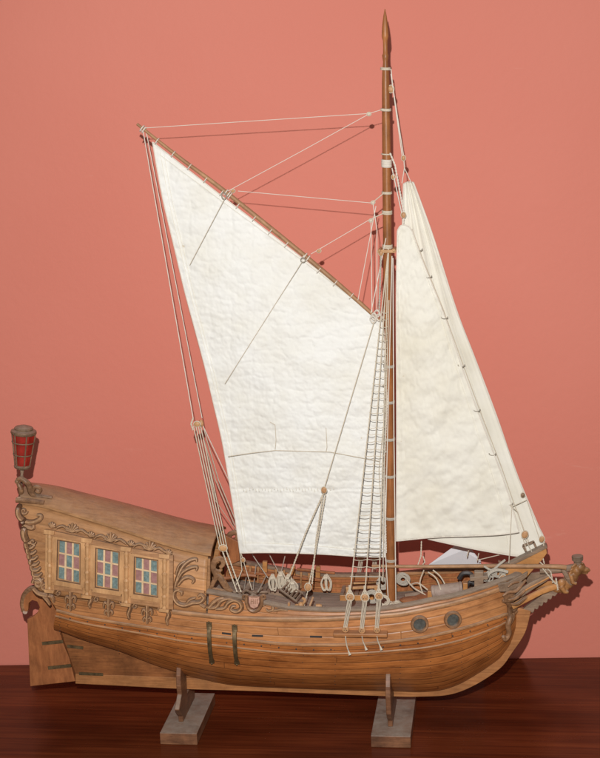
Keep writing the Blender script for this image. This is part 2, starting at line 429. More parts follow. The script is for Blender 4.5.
# swept rails
def sweep(mb, pts, out_w, h, sgn, zoff=0, yoff=0, rnd=True):
    """rectangular/rounded rail swept along pts; sgn=-1 near side"""
    pts = [Vector(p) for p in pts]; rows = []
    for i, p in enumerate(pts):
        t = (pts[min(i + 1, len(pts) - 1)] - pts[max(i - 1, 0)]); t.z *= 1; tt = Vector((t.x, t.y, 0)).normalized()
        o = Vector((tt.y, -tt.x, 0)) * (1 if sgn < 0 else -1)
        c = p + Vector((0, 0, zoff)) + o * yoff; row = []
        prof = [(-1, -1), (.6, -1), (1, -.5), (1, .5), (.6, 1), (-1, 1)] if rnd else [(-1, -1), (1, -1), (1, 1), (-1, 1)]
        for a, b in prof: row.append(c + o * a * out_w / 2 + Vector((0, 0, b * h / 2)))
        rows.append(row)
    mb.grid(rows, closed_v=True, caps=True)
for s in (-1, 1):
    mb = MB(); sweep(mb, [L3.pt(t, s) for t in [((XC - L3.xs) / (L3.xe - L3.xs)) * (1 - k / 110) + k / 110 for k in range(110)]], .010, .0042, s, .002, -.002)
    mb.build('rail_cap', m_grey, hull)
for s in (-1, 1):
    mb = MB(); sweep(mb, [L2.pt(t, s) for t in TS[:-1] if L2.pt(t, s).x > P(172, 608, -.065).x], .006, .0062, s, 0, .0006)
    mb.build('sheer_moulding', m_trim, hull)
for s in (-1, 1):
    mb = MB(); sweep(mb, [LW.pt(t, s) for t in TS[:-1]], .0042, .004, s, .001, .0004)
    mb.build('wale', m_trim, hull)

# deck
def deckz(X): return L3.z(X) - .025
mb = MB(); mb.uv = []
rows = []
for i in range(90):
    t = tb0 - .03 + (1 - tb0 + .03) * i / 90; p = L3.pt(min(t, .985), -1); hw = max(0.0015, abs(p.y) - .003)
    rows.append([Vector((p.x, hw * (k / 8 - 1), deckz(p.x) + .003 * (1 - (k / 8 - 1) ** 2))) for k in range(17)])
mb.grid(rows); mb.uv = [(v.x, v.y / .16 + .5) for v in mb.v]
mb.build('deck', m_deck, hull)

# keel, stem, deadwood
def strip(mb, A, B, y):
    A = [P(*q) for q in sm2(A)]; B = [P(*q) for q in sm2(B)]
    for s in (-1, 1): mb.grid([[Vector((a.x, s * y, a.z)) for a in A], [Vector((b.x, s * y, b.z)) for b in B]])
    mb.grid([[Vector((a.x, -y, a.z)) for a in A], [Vector((a.x, y, a.z)) for a in A]])
    mb.grid([[Vector((a.x, -y, a.z)) for a in B], [Vector((a.x, y, a.z)) for a in B]])
    for e in (0, -1): mb.face([Vector((A[e].x, -y, A[e].z)), Vector((A[e].x, y, A[e].z)), Vector((B[e].x, y, B[e].z)), Vector((B[e].x, -y, B[e].z))])
mb = MB()
strip(mb, [(76, 682.5), (145, 686), (187, 688), (270, 690.5), (383, 695), (420, 695.5), (450, 693.5), (475, 684), (500, 667.5), (512, 652), (525, 632), (531, 610)],
      [(76, 673), (145, 675), (187, 677), (270, 680), (383, 684), (420, 685), (445, 682), (466, 672), (490, 656), (500, 644), (511, 627), (516, 606)], .0042)
mb.build('keel', m_keel, hull, bevel=.0006)
mb = MB(); mb.plate([P(*q) for q in [(59, 618), (65, 640), (77, 675), (187, 679), (240, 682), (187, 668), (124, 644), (82, 630)]], -.0038, .0038)
mb.build('deadwood', m_deadw, hull, smooth=False)

# ---------------------------------------------------------------- cabin
eaveL = [P(u, v, -y) for u, v, y in [(19, 503, .036), (44, 507, .038), (75, 516, .041), (110, 526.5, .045), (140, 536.5, .049), (158, 542.5, .051), (180, 549, .053), (208, 555.5, .055)]]
eaveL = smooth_pts(eaveL, 5)
NE = len(eaveL)
botL = []
for i in range(NE):
    f = i / (NE - 1); u = 36 + (207 - 36) * f
    X = P(u, 595, -.055).x
    botL.append(Vector((X, -L2.hb(max(X, L2.xs)) , L2.z(max(X, L2.xs)) - (.0 if X > L2.xs else 0))))
CAMB = .013
def mir(p): return Vector((p.x, -p.y, p.z))
mb = MB(); mb.uv = []
for side in (-1, 1):
    rows = []
    for i in range(NE):
        a, b = botL[i], eaveL[i]
        row = []
        for k in range(9):
            q = a.lerp(b, k / 8); q.y += .004 * math.sin(math.pi * k / 8) * -1
            row.append(q if side < 0 else mir(q))
        rows.append(row)
    mb.grid(rows)
    for i in range(NE): mb.uv += [(i / NE * .3, k / 8) for k in range(9)]
cab_v, cab_f = list(mb.v), list(mb.f)
# stern panel
st = [botL[0].lerp(eaveL[0], k / 8) for k in range(9)]
o = len(mb.v); mb.grid([st, [mir(p) for p in st]]); mb.uv += [(.01, k / 8) for k in range(9)] + [(.08, k / 8) for k in range(9)]
# bottom closing panel
o = len(mb.v); bb = [p + Vector((0, 0, .0005)) for p in botL]; mb.grid([bb, [mir(p) for p in bb]]); mb.uv += [(0, 0)] * (2 * NE)
cabin = mb.build('cabin', m_cabin, ship)
md = cabin.modifiers.new('thick', 'SOLIDIFY'); md.thickness = .002
# roof: cambered slab with overhang
mb = MB(); rows = []; rows2 = []
for i in range(NE):
    e = eaveL[i] + Vector((0, 0, .001)); ov = Vector((0, -.002, 0)); hw = abs(e.y) + .002
    ex = 0 if i < NE - 1 else .004
    rows.append([Vector((e.x + ex, hw * k / 10, e.z + CAMB * (1 - (k / 10) ** 2) + .0022)) for k in range(-10, 11)])
    rows2.append([Vector((e.x + ex, hw * k / 10, e.z + CAMB * (1 - (k / 10) ** 2) - .0012)) for k in range(-10, 11)])
mb.grid(rows); mb.grid(rows2)
for R in (0, -1): mb.grid([rows[R], rows2[R]])
for K in (0, -1): mb.grid([[r[K] for r in rows], [r[K] for r in rows2]])
mb.build('roof', m_roof, cabin, angle=35)
# gable behind transom + front bulkhead (recessed) with door
def gable(mb, i, dx, zlo):
    e = eaveL[i]; hw = abs(e.y) - .001; top = [Vector((e.x + dx, hw * k / 10, e.z + CAMB * (1 - (k / 10) ** 2) - .001)) for k in range(-10, 11)]
    bot = [Vector((p.x, p.y * 1.08, zlo)) for p in top]; mb.grid([top, bot])
for ga in ((0, .002, eaveL[0].z - .02), (NE - 3, -.004, eaveL[-1].z - .055)):
    mb = MB(); gable(mb, *ga); mb.build('bulkhead', m_trim, cabin)

# ---------------------------------------------------------------- ray casting on the near side
V = []; Fc = []
for vs, fs in ((hull_v, hull_f), (up_v, up_f), (bul_v, bul_f), (cab_v, cab_f)):
    o = len(V); V += [tuple(q) for q in vs]; Fc += [tuple(o + i for i in f) for f in fs]
bvh = BVHTree.FromPolygons(V, Fc)
camv = Vector(CAM)
def S(u, v, off=0.0):
    d = (P(u, v, 0) - camv).normalized(); h = bvh.ray_cast(camv, d)
    if h[0] is None or h[0].y > .0:
        p = P(u, v, -.05); return p + Vector((0, -off, 0)), Vector((0, -1, 0))
    n = h[1]
    if n.dot(d) > 0: n = -n
    return h[0] + n * off, n
def SP(u, v, off=0.0): return S(u, v, off)[0]
def relief(mb, pts, r, off=.0002, k=5, taper=True, seg=7, mi=0, rim_shade=True, ridge_hilite=True):  # worn switches on the painted highlight along the ridge
    q = sm2(pts, k); L = len(q)
    r = r * 1.08; w = [SP(a, b, off + .0004) for a, b in q]
    # smooth depth jumps
    for i in range(1, L - 1):
        if (w[i] - w[i - 1]).length > .01: w[i] = w[i - 1] + (w[i] - w[i - 1]).normalized() * .002
    rr = []
    for i in range(L):
        f = i / (L - 1); rr.append(r * (1 if not taper else (.45 + .75 * math.sin(math.pi * min(1, .15 + .8 * f)) ** .8)))
    mb.tube(w, rr, seg, mi)
    if ridge_hilite: mb.tube([p + S(a, b)[1] * (x * .78) for p, (a, b), x in zip(w, q, rr)], [x * .42 for x in rr], 5, 2)  # thin pale line on top, a highlight put into the colour
    if rim_shade: mb.tube([p - S(a, b)[1] * (r * .5) for p, (a, b) in zip(w, q)], [x * 1.2 for x in rr], seg, 1)  # wider dark tube beneath, painting crevice shade as an outline
def volute(mb, cu, cv, r0, turns, a0, r, dirn=1, k=1, off=.0003):
    pts = []
    n = int(10 * turns) + 2
    for i in range(n):
        f = i / (n - 1); a = a0 + dirn * f * turns * 2 * math.pi; rr = r0 * (1 - .85 * f)
        pts.append((cu + rr * math.cos(a), cv + rr * math.sin(a)))
    relief(mb, pts, r, off, 3)
    p = SP(cu, cv, .0006); mb.ell(p, (r * 1.1, r * 1.1, r * 1.1), seg=8)

# ---------------------------------------------------------------- gallery slab, windows, pilasters
def lin(a, b, f): return (a[0] + (b[0] - a[0]) * f, a[1] + (b[1] - a[1]) * f)
def topv(u): return np.interp(u, [45, 86, 130, 174], [530, 539, 549, 557.5])
def botv(u): return np.interp(u, [45, 86, 130, 174], [585, 591, 600, 606.5])
def slab(name, corners, z0, z1, mats, parent, nu=8, nv=4, bevel=.0006):
    """raised panel lying on the ship's side; corners TL TR BR BL in photo pixels"""
    mb = MB(); TL, TR, BR, BL = corners
    def g(off): return [[SP(*lin(lin(TL, TR, i / nu), lin(BL, BR, i / nu), j / nv), off) for i in range(nu + 1)] for j in range(nv + 1)]
    A, B = g(z1), g(z0)
    mb.grid(A); mb.grid(B)
    mb.grid([A[0], B[0]]); mb.grid([A[-1], B[-1]]); mb.grid([[r[0] for r in A], [r[0] for r in B]]); mb.grid([[r[-1] for r in A], [r[-1] for r in B]])
    return mb.build(name, mats, parent, bevel=bevel, angle=30)
slab('gallery_panel', [(46, topv(46) - 1), (174, topv(174) - 1), (174, botv(174) + 1), (46, botv(46) + 1)], -.002, .003, m_cabin, cabin, 16, 4) if False else None
gp = MB()
def lightw(): return m_light
slab_mat = m_light
def bar(mb, a, b, wpx, z0, z1, mi=0):
    """strip from photo point a to b, width in px, raised z0..z1"""
    du, dv = b[0] - a[0], b[1] - a[1]; l = math.hypot(du, dv); nu_, nv_ = -dv / l * wpx / 2, du / l * wpx / 2
    n = max(2, int(l / 12)); rows_t = []; rows_b = []
    for i in range(n + 1):
        c = lin(a, b, i / n)
        rows_t.append([SP(c[0] + nu_, c[1] + nv_, z1), SP(c[0] - nu_, c[1] - nv_, z1)])
        rows_b.append([SP(c[0] + nu_, c[1] + nv_, z0), SP(c[0] - nu_, c[1] - nv_, z0)])
    full = [[t[0], t[1], b_[1], b_[0]] for t, b_ in zip(rows_t, rows_b)]
    mb.grid(full, closed_v=True, caps=True, mi=mi)
def polybar(mb, pts, wpx, z0, z1):
    rows = []
    for i, (u, v) in enumerate(pts):
        rows.append([SP(u, v - wpx / 2, z1), SP(u, v + wpx / 2, z1), SP(u, v + wpx / 2, z0), SP(u, v - wpx / 2, z0)])
    mb.grid(rows, closed_v=True, caps=True)
wins = [[(59.5, 539.5), (80.5, 543.5), (80.5, 583), (58.5, 578)],
        [(97.5, 547.5), (119.5, 552), (119, 589.5), (97, 585.5)],
        [(136, 556.5), (158, 560.5), (158, 596), (135.5, 592)]]
for wi, (TL, TR, BR, BL) in enumerate(wins):
    mb = MB()
    ctl, ctr, cbr, cbl = (TL[0] - 3.4, TL[1] - 3.2), (TR[0] + 3.4, TR[1] - 2.8), (BR[0] + 3.4, BR[1] + 3.4), (BL[0] - 3.4, BL[1] + 3)
    for a, b in ((ctl, ctr), (ctr, cbr), (cbr, cbl), (cbl, ctl)): bar(mb, a, b, 4.6, -.001, .0056)
    ctl0, ctr0, cbr0, cbl0 = ctl, ctr, cbr, cbl
    ctl, ctr, cbr, cbl = (TL[0] - .2, TL[1] - .2), (TR[0] + .2, TR[1] - .2), (BR[0] + .2, BR[1] + .2), (BL[0] - .2, BL[1] + .2)
    for a, b in ((ctl, ctr), (ctr, cbr), (cbr, cbl), (cbl, ctl)): bar(mb, a, b, 1.6, -.001, .0038)
    for a, b in ((ctl0, ctr0), (ctr0, cbr0), (cbr0, cbl0), (cbl0, ctl0)): bar(mb, a, b, 6.6, -.001, .0044, 1)  # dark outer rim, recess shade painted around the frame
    wf = mb.build('window', [m_light, m_shade], cabin, bevel=.0004, angle=30)
    mt = MB()
    for k in (1, 2):
        bar(mt, lin(TL, TR, k / 3), lin(BL, BR, k / 3), 1.7, .0005, .0030)
        bar(mt, lin(TL, BL, k / 3), lin(TR, BR, k / 3), 1.5, .0005, .0027)
    mt.build('muntins', m_cream, wf, angle=30)
    pn = MB()
    for i in range(3):
        for j in range(3):
            def q(a, b): return SP(*lin(lin(TL, TR, a / 3), lin(BL, BR, a / 3), b / 3), .0014)
            pn.face([q(i, j), q(i + 1, j), q(i + 1, j + 1), q(i, j + 1)], (i + j) % 2)
    pn.build('panes', [m_blue, m_pink], wf, smooth=False, merge=False)
# sill and head boards between
for nm, vf, dz in (('window_sill', botv, 0), ('window_head', topv, 0)):
    mb = MB(); us = np.linspace(47, 174, 16)
    polybar(mb, [(u, vf(u) + (-.5 if nm == 'window_sill' else .8)) for u in us], 5.0, -.001, .0046 if nm == 'window_sill' else .0068)
    mb.build(nm, m_trim, cabin, angle=50)
# pilasters
for u0 in (51, 88.5, 127.5, 165.5):
    mb = MB(); t0, t1 = topv(u0) + 1, botv(u0) + 3
    bar(mb, (u0, t0), (u0 - .3, t1), 9.0, -.001, .0048)
    n = 28; pts = []; rr = []
    for i in range(n + 1):
        f = i / n; pts.append(SP(u0, t0 + (t1 - t0) * f, .0052))
        x = .0030
        for c in (.06, .31, .56, .74, .95):
            if abs(f - c) < .02: x = .0040
            elif abs(f - c) < .045: x = .0022
        rr.append(x)
    mb.tube(pts, rr, 10)
    bar(mb, (u0 - 5.2, t0 - 1.5), (u0 + 5.2, t0 - .3), 4.2, -.001, .0095); bar(mb, (u0 - 4.8, t1), (u0 + 4.8, t1 + 1), 3, -.001, .0085)
    mb.build('pilaster', m_light, cabin, angle=35, bevel=.0003)
bm_ = MB()
bar(bm_, (171.5, topv(171.5) - 2), (171.5, botv(171.5) + 2), 4.5, -.001, .0045)
bm_.build('corner_post', m_trim, cabin, angle=35)

# carvings above, below and behind the windows
for (cu, cv) in ((71, 591), (109, 597), (147.5, 604)):
    mb = MB(); s = .0013
    for sg in (-1, 1):
        relief(mb, [(cu, cv + 2), (cu + sg * 3, cv - 3), (cu + sg * 8, cv - 3.5 + sg * 1), (cu + sg * 13, cv + 1 + sg * 1.3), (cu + sg * 14.5, cv + 4 + sg * 1.3)], .0017, .0014)
        volute(mb, cu + sg * 12.5, cv + 3 + sg * 1.3, 2.6, 1.1, 0 if sg > 0 else math.pi, .0011, sg)
        relief(mb, [(cu, cv + 8), (cu + sg * 3.5, cv + 5), (cu + sg * 5, cv + 8), (cu + sg * 4.5, cv + 11)], .0014, .0014)
        relief(mb, [(cu, cv + 15), (cu + sg * 2.5, cv + 13), (cu + sg * 4, cv + 15.5), (cu + sg * 3, cv + 17.5)], .0012, .0014)
    relief(mb, [(cu, cv - 3), (cu, cv + 6), (cu, cv + 13), (cu, cv + 19)], .0022, .0014)
    mb.build('carved_swag', [m_carve, m_shade, m_hilite], cabin)
for (cu, cv, l) in ((90, 596, 11), (129, 602, 16), (167.5, 610, 14)):
    mb = MB(); relief(mb, [(cu - 1, cv), (cu + 1.5, cv + l * .3), (cu - .5, cv + l * .7), (cu + .5, cv + l)], .0022)
    mb.ell(SP(cu, cv + l, .0005), (.002, .002, .0024), seg=8)
    mb.ell(SP(cu, cv + 1, .001), (.0028, .002, .0026), seg=8)
    mb.build('carved_drop', [m_carve, m_shade, m_hilite], cabin)
for (cu, cv) in ((72.5, 531), (111, 540.5), (150, 549)):
    mb = MB()
    for k in range(7):
        a = math.radians(-90 + (k - 3) * 27); L = 8.2 - abs(k - 3) * .6
        relief(mb, [(cu, cv + 1), (cu + L * .6 * math.cos(a), cv + L * .6 * math.sin(a)), (cu + L * math.cos(a) * 1.1, cv + L * math.sin(a))], .0015, .0012)
    for sg in (-1, 1):
        relief(mb, [(cu + sg * 4, cv + 0 + sg * 1), (cu + sg * 9, cv - 3 + sg * 2), (cu + sg * 14, cv - 1 + sg * 3), (cu + sg * 16, cv + 1 + sg * 3)], .0015, .001)
    mb.build('carved_shell', [m_carve, m_shade, m_hilite], cabin)
for (cu, cv) in ((52, 524.5), (91, 534), (131, 543), (168.5, 552)):
    mb = MB()
    for k in range(5):
        a = math.radians(-150 + k * 40)
        relief(mb, [(cu, cv + 2), (cu + 4 * math.cos(a), cv + 4 * math.sin(a) + 1)], .0016, .0012, 3)
    volute(mb, cu, cv, 3.2, 1.2, 0, .0013); mb.build('carved_rosette', [m_carve, m_shade, m_hilite], cabin)
# leaf behind third window and long scroll
mb = MB()
relief(mb, [(175, 588), (177, 580), (182, 568), (189, 561), (196, 559), (196.5, 562)], .0022)
relief(mb, [(177, 582), (182, 573), (190, 568), (197, 567), (196, 571)], .0020)
relief(mb, [(178, 585), (183, 579), (189, 577), (194, 580), (192, 583.5)], .0021)
relief(mb, [(176, 575), (179, 566), (185, 561)], .0014)
mb.build('carved_leaf', [m_carve, m_shade, m_hilite], cabin)
mb = MB()
relief(mb, [(180, 589), (175, 591), (174, 597), (178, 603), (185, 605), (193, 602.5), (200, 602), (204, 598), (201, 594.5), (198, 596.5)], .0026)
relief(mb, [(186, 604), (190, 599.5), (196, 597.5)], .0016)
relief(mb, [(178, 590), (182, 592), (181, 595.5)], .0018)
mb.build('carved_scroll', [m_carve, m_shade, m_hilite], hull); mb = MB()
relief(mb, [(200, 604), (208, 607.5), (213, 603), (218, 599), (224, 597.5)], .0022)
relief(mb, [(209, 608), (216, 607), (221, 601), (228, 598.5), (234, 599)], .0022)
relief(mb, [(216, 609), (224, 608), (228, 603), (234, 600), (240, 602.5), (241.5, 608), (237, 611.5), (231.5, 610), (232.5, 606.5), (236, 606)], .0023)
mb.build('carved_scroll', [m_carve, m_shade, m_hilite], hull); mb = MB()
relief(mb, [(261, 606), (267, 604), (272, 605.5), (273, 609.5), (268.5, 611), (266, 608.5)], .0017)
relief(mb, [(273, 611), (280, 609.5), (288, 610.5)], .0015)
mb.build('carved_scroll', [m_carve, m_shade, m_hilite], hull)
# moulding and ledge under the carvings
mb = MB(); us = np.linspace(176, 250, 14)
polybar(mb, [(u, float(np.interp(u, [176, 207, 250], [588, 592, 600]))) for u in us], 2.4, -.001, .003)
mb.build('ledge', m_trim, hull)
# crest
mb = MB(); c = (254, 602)
out = [(-6.5, -6.5), (6.5, -6), (6.8, 0), (4.5, 6), (0, 8.3), (-4.5, 6.3), (-6.8, 0)]
top = [P(c[0] + a * .78, c[1] + b * .8, -.0815) for a, b in out]; bot = [P(c[0] + a * .95, c[1] + b * .95, -.071) for a, b in out]
mb.face(top); mb.grid([top + [top[0]], bot + [bot[0]]])
crest = mb.build('crest', m_crest, hull, bevel=.0005, angle=30)
mb = MB()
mb.tube(smooth_pts([P(c[0] + a * 1.15, c[1] + b * 1.12, -.078) for a, b in out[1:] + out[:1]], 4), .0022, 8)
for sg in (-1, 1): mb.tube(smooth_pts([P(c[0] + sg * x, c[1] + y, -.078) for x, y in ((7, -6), (10, -7), (11, -4), (8.8, -3))], 4), .0016, 7)
mb.build('crest_border', [m_carve, m_shade, m_hilite], crest)
mb = MB()
for du in (-3, -.9, 1.2, 3.2): mb.tube([P(c[0] + du, c[1] - 3, -.0817), P(c[0] + du, c[1] + 2, -.0817)], .0004, 5)
mb.tube([P(c[0] - 3, c[1] - .8, -.0817), P(c[0] - .9, c[1] - .8, -.0817)], .0004, 5); mb.tube([P(c[0] - 3.4, c[1] - 4.4, -.0817), P(c[0] + 3.6, c[1] - 4.4, -.0817)], .0004, 5)
mb.build('crest_lettering', m_carve, crest)

# stern edge carving (C scrolls down the quarter) and taffrail crest
mb = MB()
relief(mb, [(20, 505), (17.5, 511), (20, 518), (27, 522), (34, 522), (40, 519), (41, 515.5), (37, 515)], .0030)
volute(mb, 24, 511, 3.5, 1.2, 0, .0016)
relief(mb, [(22, 522), (27, 527), (33, 528), (33.5, 524.5)], .0024)
relief(mb, [(24, 526), (23.5, 534), (26, 541), (31, 543)], .0034)
for k in range(7):
    v0 = 543 + k * 5.6; u0 = 25.5 + k * 1.45
    relief(mb, [(u0, v0), (u0 + 1, v0 + 4), (u0 + 6, v0 + 4.6), (u0 + 9.5, v0 + 1.5)], .0024)
volute(mb, 33, 541.5, 3.2, 1.1, 0, .0015)
volute(mb, 38, 583, 5.5, 1.3, math.pi, .0024); volute(mb, 45, 587, 4, 1.3, 0, .002, -1)
relief(mb, [(33, 588), (38, 593), (45, 595), (52, 596), (54, 602)], .0026)
relief(mb, [(43, 596), (47, 600), (50, 605)], .002)
mb.build('quarter_carving', [m_carve, m_shade, m_hilite], cabin)
mb = MB()
def vt(pts, r, y=0.0, k=6, flat=None, taper=True):
    q = smooth_pts([P(u, v, y) for u, v in pts], k); L = len(q)
    mb.tube(q, [r * (1 if not taper else (.5 + .6 * math.sin(math.pi * (.12 + .8 * i / (L - 1))))) for i in range(L)], 9, flat=flat)
for yy in (-.026, .0, .026):
    vt([(17, 480), (21, 479), (28, 484), (31, 492), (36, 497), (43, 497), (52, 498)], .0040, yy)
    vt([(18, 483), (21, 490), (20, 495)], .0034, yy)
    vt([(31, 494), (35, 487), (40, 489), (39, 493)], .0028, yy)
for (u, v) in ((17, 481.5), (38, 491)): mb.lathe(P(u, v, -.029), P(u, v, .029), [(0, .001), (.02, .0034), (.98, .0034), (1, .001)])
vt([(16, 500), (30, 501), (44, 503)], .0036, -.037, taper=False)
mb.tube([P(19, 499, -.038), P(20, 497, 0), P(19, 499, 0) + Vector((0, .038, 0))], .0032, 8)
mb.build('taffrail_carving', m_carve, cabin)

# stern lantern
la, lb = P(22, 469, 0), P(23.8, 425, 0)
lan = MB(); L_ = .0013
lan.lathe(la, lb, [(0, .006), (.03, .0105), (.07, .0115), (.085, .0105), (.10, .0095)], 20)
lan.lathe(la, lb, [(.80, .0165), (.83, .0176), (.87, .0172), (.90, .0125), (.93, .013), (.955, .0115), (.985, .006), (1, .002)], 20)
ax = (lb - la); ad = ax.normalized(); e1 = ad.orthogonal().normalized(); e2 = ad.cross(e1)
def lr(h): return .0098 + (.0160 - .0098) * (h - .08) / (.82 - .08)
for k in range(6):
    a = 2 * math.pi * k / 6 + .3
    lan.tube([la + ax * h + (e1 * math.cos(a) + e2 * math.sin(a)) * (lr(h) + .0003) for h in (.08, .3, .55, .82)], .0010, 6)
for h in (.34, .62):
    lan.tube([la + ax * h + (e1 * math.cos(a) + e2 * math.sin(a)) * (lr(h) + .0006) for a in [2 * math.pi * k / 24 for k in range(25)]], .0009, 6)
lant = lan.build('lantern', m_gild, ship)
g = MB(); g.lathe(la, lb, [(h, lr(h) - .0002) for h in (.07, .2, .4, .6, .82)], 8); g.build('lantern_glass', m_red, lant, angle=20)
g = MB(); g.lathe(P(20.6, 497, 0), P(22, 469, 0), [(0, .0026), (.2, .003), (.25, .0018), (.6, .0018), (.7, .003), (.8, .0018), (1, .0032)], 10); g.build('lantern_post', m_grey, lant)

# ---------------------------------------------------------------- cabin front fretwork, quarter rails
mb = MB()
mb.beam(SP(208.5, 558, .001), SP(208.5, 592, .001), .004, .005)
mb.build('door_post', m_trim, cabin)
for sg in (-1, 1):
    mb = MB()
    def Q(u, v):
        p = P(u, v, -.056); p.y = .056 * sg; return p
    for pts, r in (([(210, 590), (213, 583), (216, 576), (213, 568), (215, 561), (221, 559), (223, 564), (220, 567.5)], .0036),
                   ([(214, 574), (219, 577), (223, 582), (227, 588), (232, 592)], .0042), ([(212, 589), (220, 591), (230, 593.5)], .0034),
                   ([(213, 568), (217, 571), (221, 571.5)], .0024)):
        q = smooth_pts([Q(*a) for a in pts], 6); mb.tube(q, [r * (.6 + .5 * math.sin(math.pi * i / len(q))) for i in range(len(q))], 8, flat=.6)
    mb.build('scroll_bracket', m_carve, cabin)
# interior side boards by the helm
mb = MB(); mb.plate([P(u, v, .048) for u, v in [(222, 533), (238, 541), (240, 560), (226, 566), (218, 560)]], .045, .050)
mb.build('helm_screen', m_rud, cabin, smooth=False, bevel=.0005)

# portholes
for u, v in ((419.5, 623.5), (452.5, 619)):
    c, n = S(u, v); mb = MB()
    a = c - n * .001; b = c + n * .0056
    R = 9 * .00128
    mb.lathe(a, b, [(0, R), (.75, R), (1, R * .92), (1, R * .72), (.6, R * .68), (.0, R * .66)], 36)
    ph = mb.build('porthole', m_carve, hull, merge=True)
    mb = MB(); mb.lathe(c, c + n * .0012, [(0, R * .7), (1, R * .69)], 28); mb.build('porthole_glass', m_hole, ph)
# brass straps on the side
for (u, v0, u1, v1) in ((209, 622, 212, 663), (234.5, 625, 237, 664)):
    mb = MB()
    pts = [SP(*lin((u, v0), (u1, v1), f), .0006 + .0052 * math.sin(math.pi * max(0, min(1, (f - .12) / .78))) ** .5 * (1 if .12 < f < .9 else 0)) for f in np.linspace(0, 1, 18)]
    rows = []
    for i, p in enumerate(pts):
        wd = .0040 if (i < 3 or i > 15) else .0030
        rows.append([p + Vector((a * wd, b * .0012, 0)) for a, b in ((-1, 1), (-.8, -1), (.8, -1), (1, 1))])
    mb.grid(rows, closed_v=True, caps=True)
    for f in (.05, .95): mb.ell(pts[0 if f < .5 else -1] + Vector((0, -.001, 0)), (.0016, .0012, .0016), seg=8)
    mb.build('brass_bracket', m_brass, hull, bevel=.0003)
# scupper slots, treenails
for (a, b) in (((252, 635.5), (263, 636)), ((310, 636.5), (322, 636.8)), ((222, 633), (231, 634))):
    mb = MB(); bar(mb, a, b, 1.8, -.0005, .0006); mb.build('scupper', m_dark, hull)
for u in (60, 89, 118, 148, 178, 240, 270, 303, 335, 368, 400, 431, 462, 488):
    vt0 = np.interp(u, [60, 148, 240, 335, 400, 462, 488], [615, 630, 643, 650, 645, 633, 626])
    vt1 = np.interp(u, [60, 148, 240, 335, 400, 462, 488], [633, 664, 683, 687, 685, 674, 660])
    n = 7
    for k in range(n):
        f = 1 - (1 - k / (n - 1)) ** 1.3; uu = u + random.uniform(-.5, .5); p, nn = S(uu, vt0 + (vt1 - vt0) * f * .93)
        if p.y < -.004: mb = MB(); mb.lathe(p - nn * .0004, p + nn * .0003, [(0, .0007), (1, .0006)], 6); mb.build('treenail', m_dark, hull)
for u in np.linspace(70, 505, 26):
    v = np.interp(u, [57, 145, 228, 307, 363, 420, 462, 504], [616, 632, 643, 650, 649, 643, 634, 619]); p, nn = S(u, v)
    mb = MB(); mb.ell(p, (.0011, .0011, .0011), seg=7); mb.build('bolt_head', m_dark, hull)
mb = MB()   # second thin band below the wale
def band(tlo, thi, frac):
    pts = []
    for t in TS:
        if tlo <= t <= thi:
            s = section(t, -1, 24); pts.append(s[int(frac)])
    return pts
for s in (-1, 1):
    mb = MB(); sweep(mb, [p if s < 0 else mir(p) for p in band(.0, .985, 21)], .0022, .0024, s, 0, .0004)
    mb.build('rubbing_strake', m_trim, hull)

# ---------------------------------------------------------------- rudder
mb = MB()
rp = [(52, 596), (57, 604), (59, 622), (63, 640), (70, 657), (76, 680), (31, 685), (28, 618), (33, 616), (38, 612), (40.5, 606), (38, 600.5), (33, 599), (29.5, 602), (29, 609), (26.5, 611), (23, 604), (23.5, 597), (28, 591), (36, 588), (44, 588)]
o_ = [P(u, v, 0) for u, v in rp]
# build as triangulated outline
bmx = bmesh.new(); fr = [bmx.verts.new((p.x, -.0048, p.z)) for p in o_]; fc = bmx.faces.new(fr)
ex = bmesh.ops.extrude_face_region(bmx, geom=[fc]); bmesh.ops.translate(bmx, verts=[e for e in ex['geom'] if isinstance(e, bmesh.types.BMVert)], vec=(0, .0096, 0))
bmesh.ops.triangulate(bmx, faces=[f for f in bmx.faces if len(f.verts) > 4]); bmesh.ops.recalc_face_normals(bmx, faces=bmx.faces)
me = bpy.data.meshes.new('rudder'); bmx.to_mesh(me); bmx.free(); me.materials.append(m_rud)
rud = bpy.data.objects.new('rudder', me); COL.objects.link(rud); rud.parent = ship; rud.location = -SHIP_BASE
md = rud.modifiers.new('bevel', 'BEVEL'); md.width = .0007; md.limit_method = 'ANGLE'; md.segments = 2
for (a, b) in (((42, 643.5), (63, 641.5)), ((48, 668), (71, 665.5))):
    pa, pb = P(*a, -.0055), P(*b, -.0055)
    mb = MB(); mb.beam(pa, pb, .0014, .0045)
    for f in (.15, .5, .85): mb.ell(pa.lerp(pb, f) + Vector((0, -.0008, 0)), (.0009, .0008, .0009), seg=7)
    mb.build('rudder_strap', m_brass, rud)
for a, b in (((79, 673.5), (103, 674.5)), ((67, 646), (83, 648))):
    mb = MB(); mb.beam(P(*a, -.0045), P(*b, -.0045), .0012, .004); mb.build('gudgeon', m_brass, hull)
mb = MB(); mb.tube([P(73, 662, -.0005), P(77, 678, -.0005)], .0014, 8); mb.build('pintle', m_brass, rud)
mb = MB(); mb.tube(smooth_pts([P(25, 611, -.0), P(23.5, 603, 0), P(26, 594, 0), P(33, 588.5, 0), P(44, 588, 0)], 6), [.0052] * 24 + [.0045], 10)
mb.tube([P(25, 612, -.005), P(25, 612, .005)], .0032, 10)
mb.build('rudder_head', m_carve, rud)

# ================================================================ bow
mb = MB()
def vplate(mb, pts, y0, y1, mi=0): mb.plate([P(u, v, 0) for u, v in pts], y0, y1, mi)
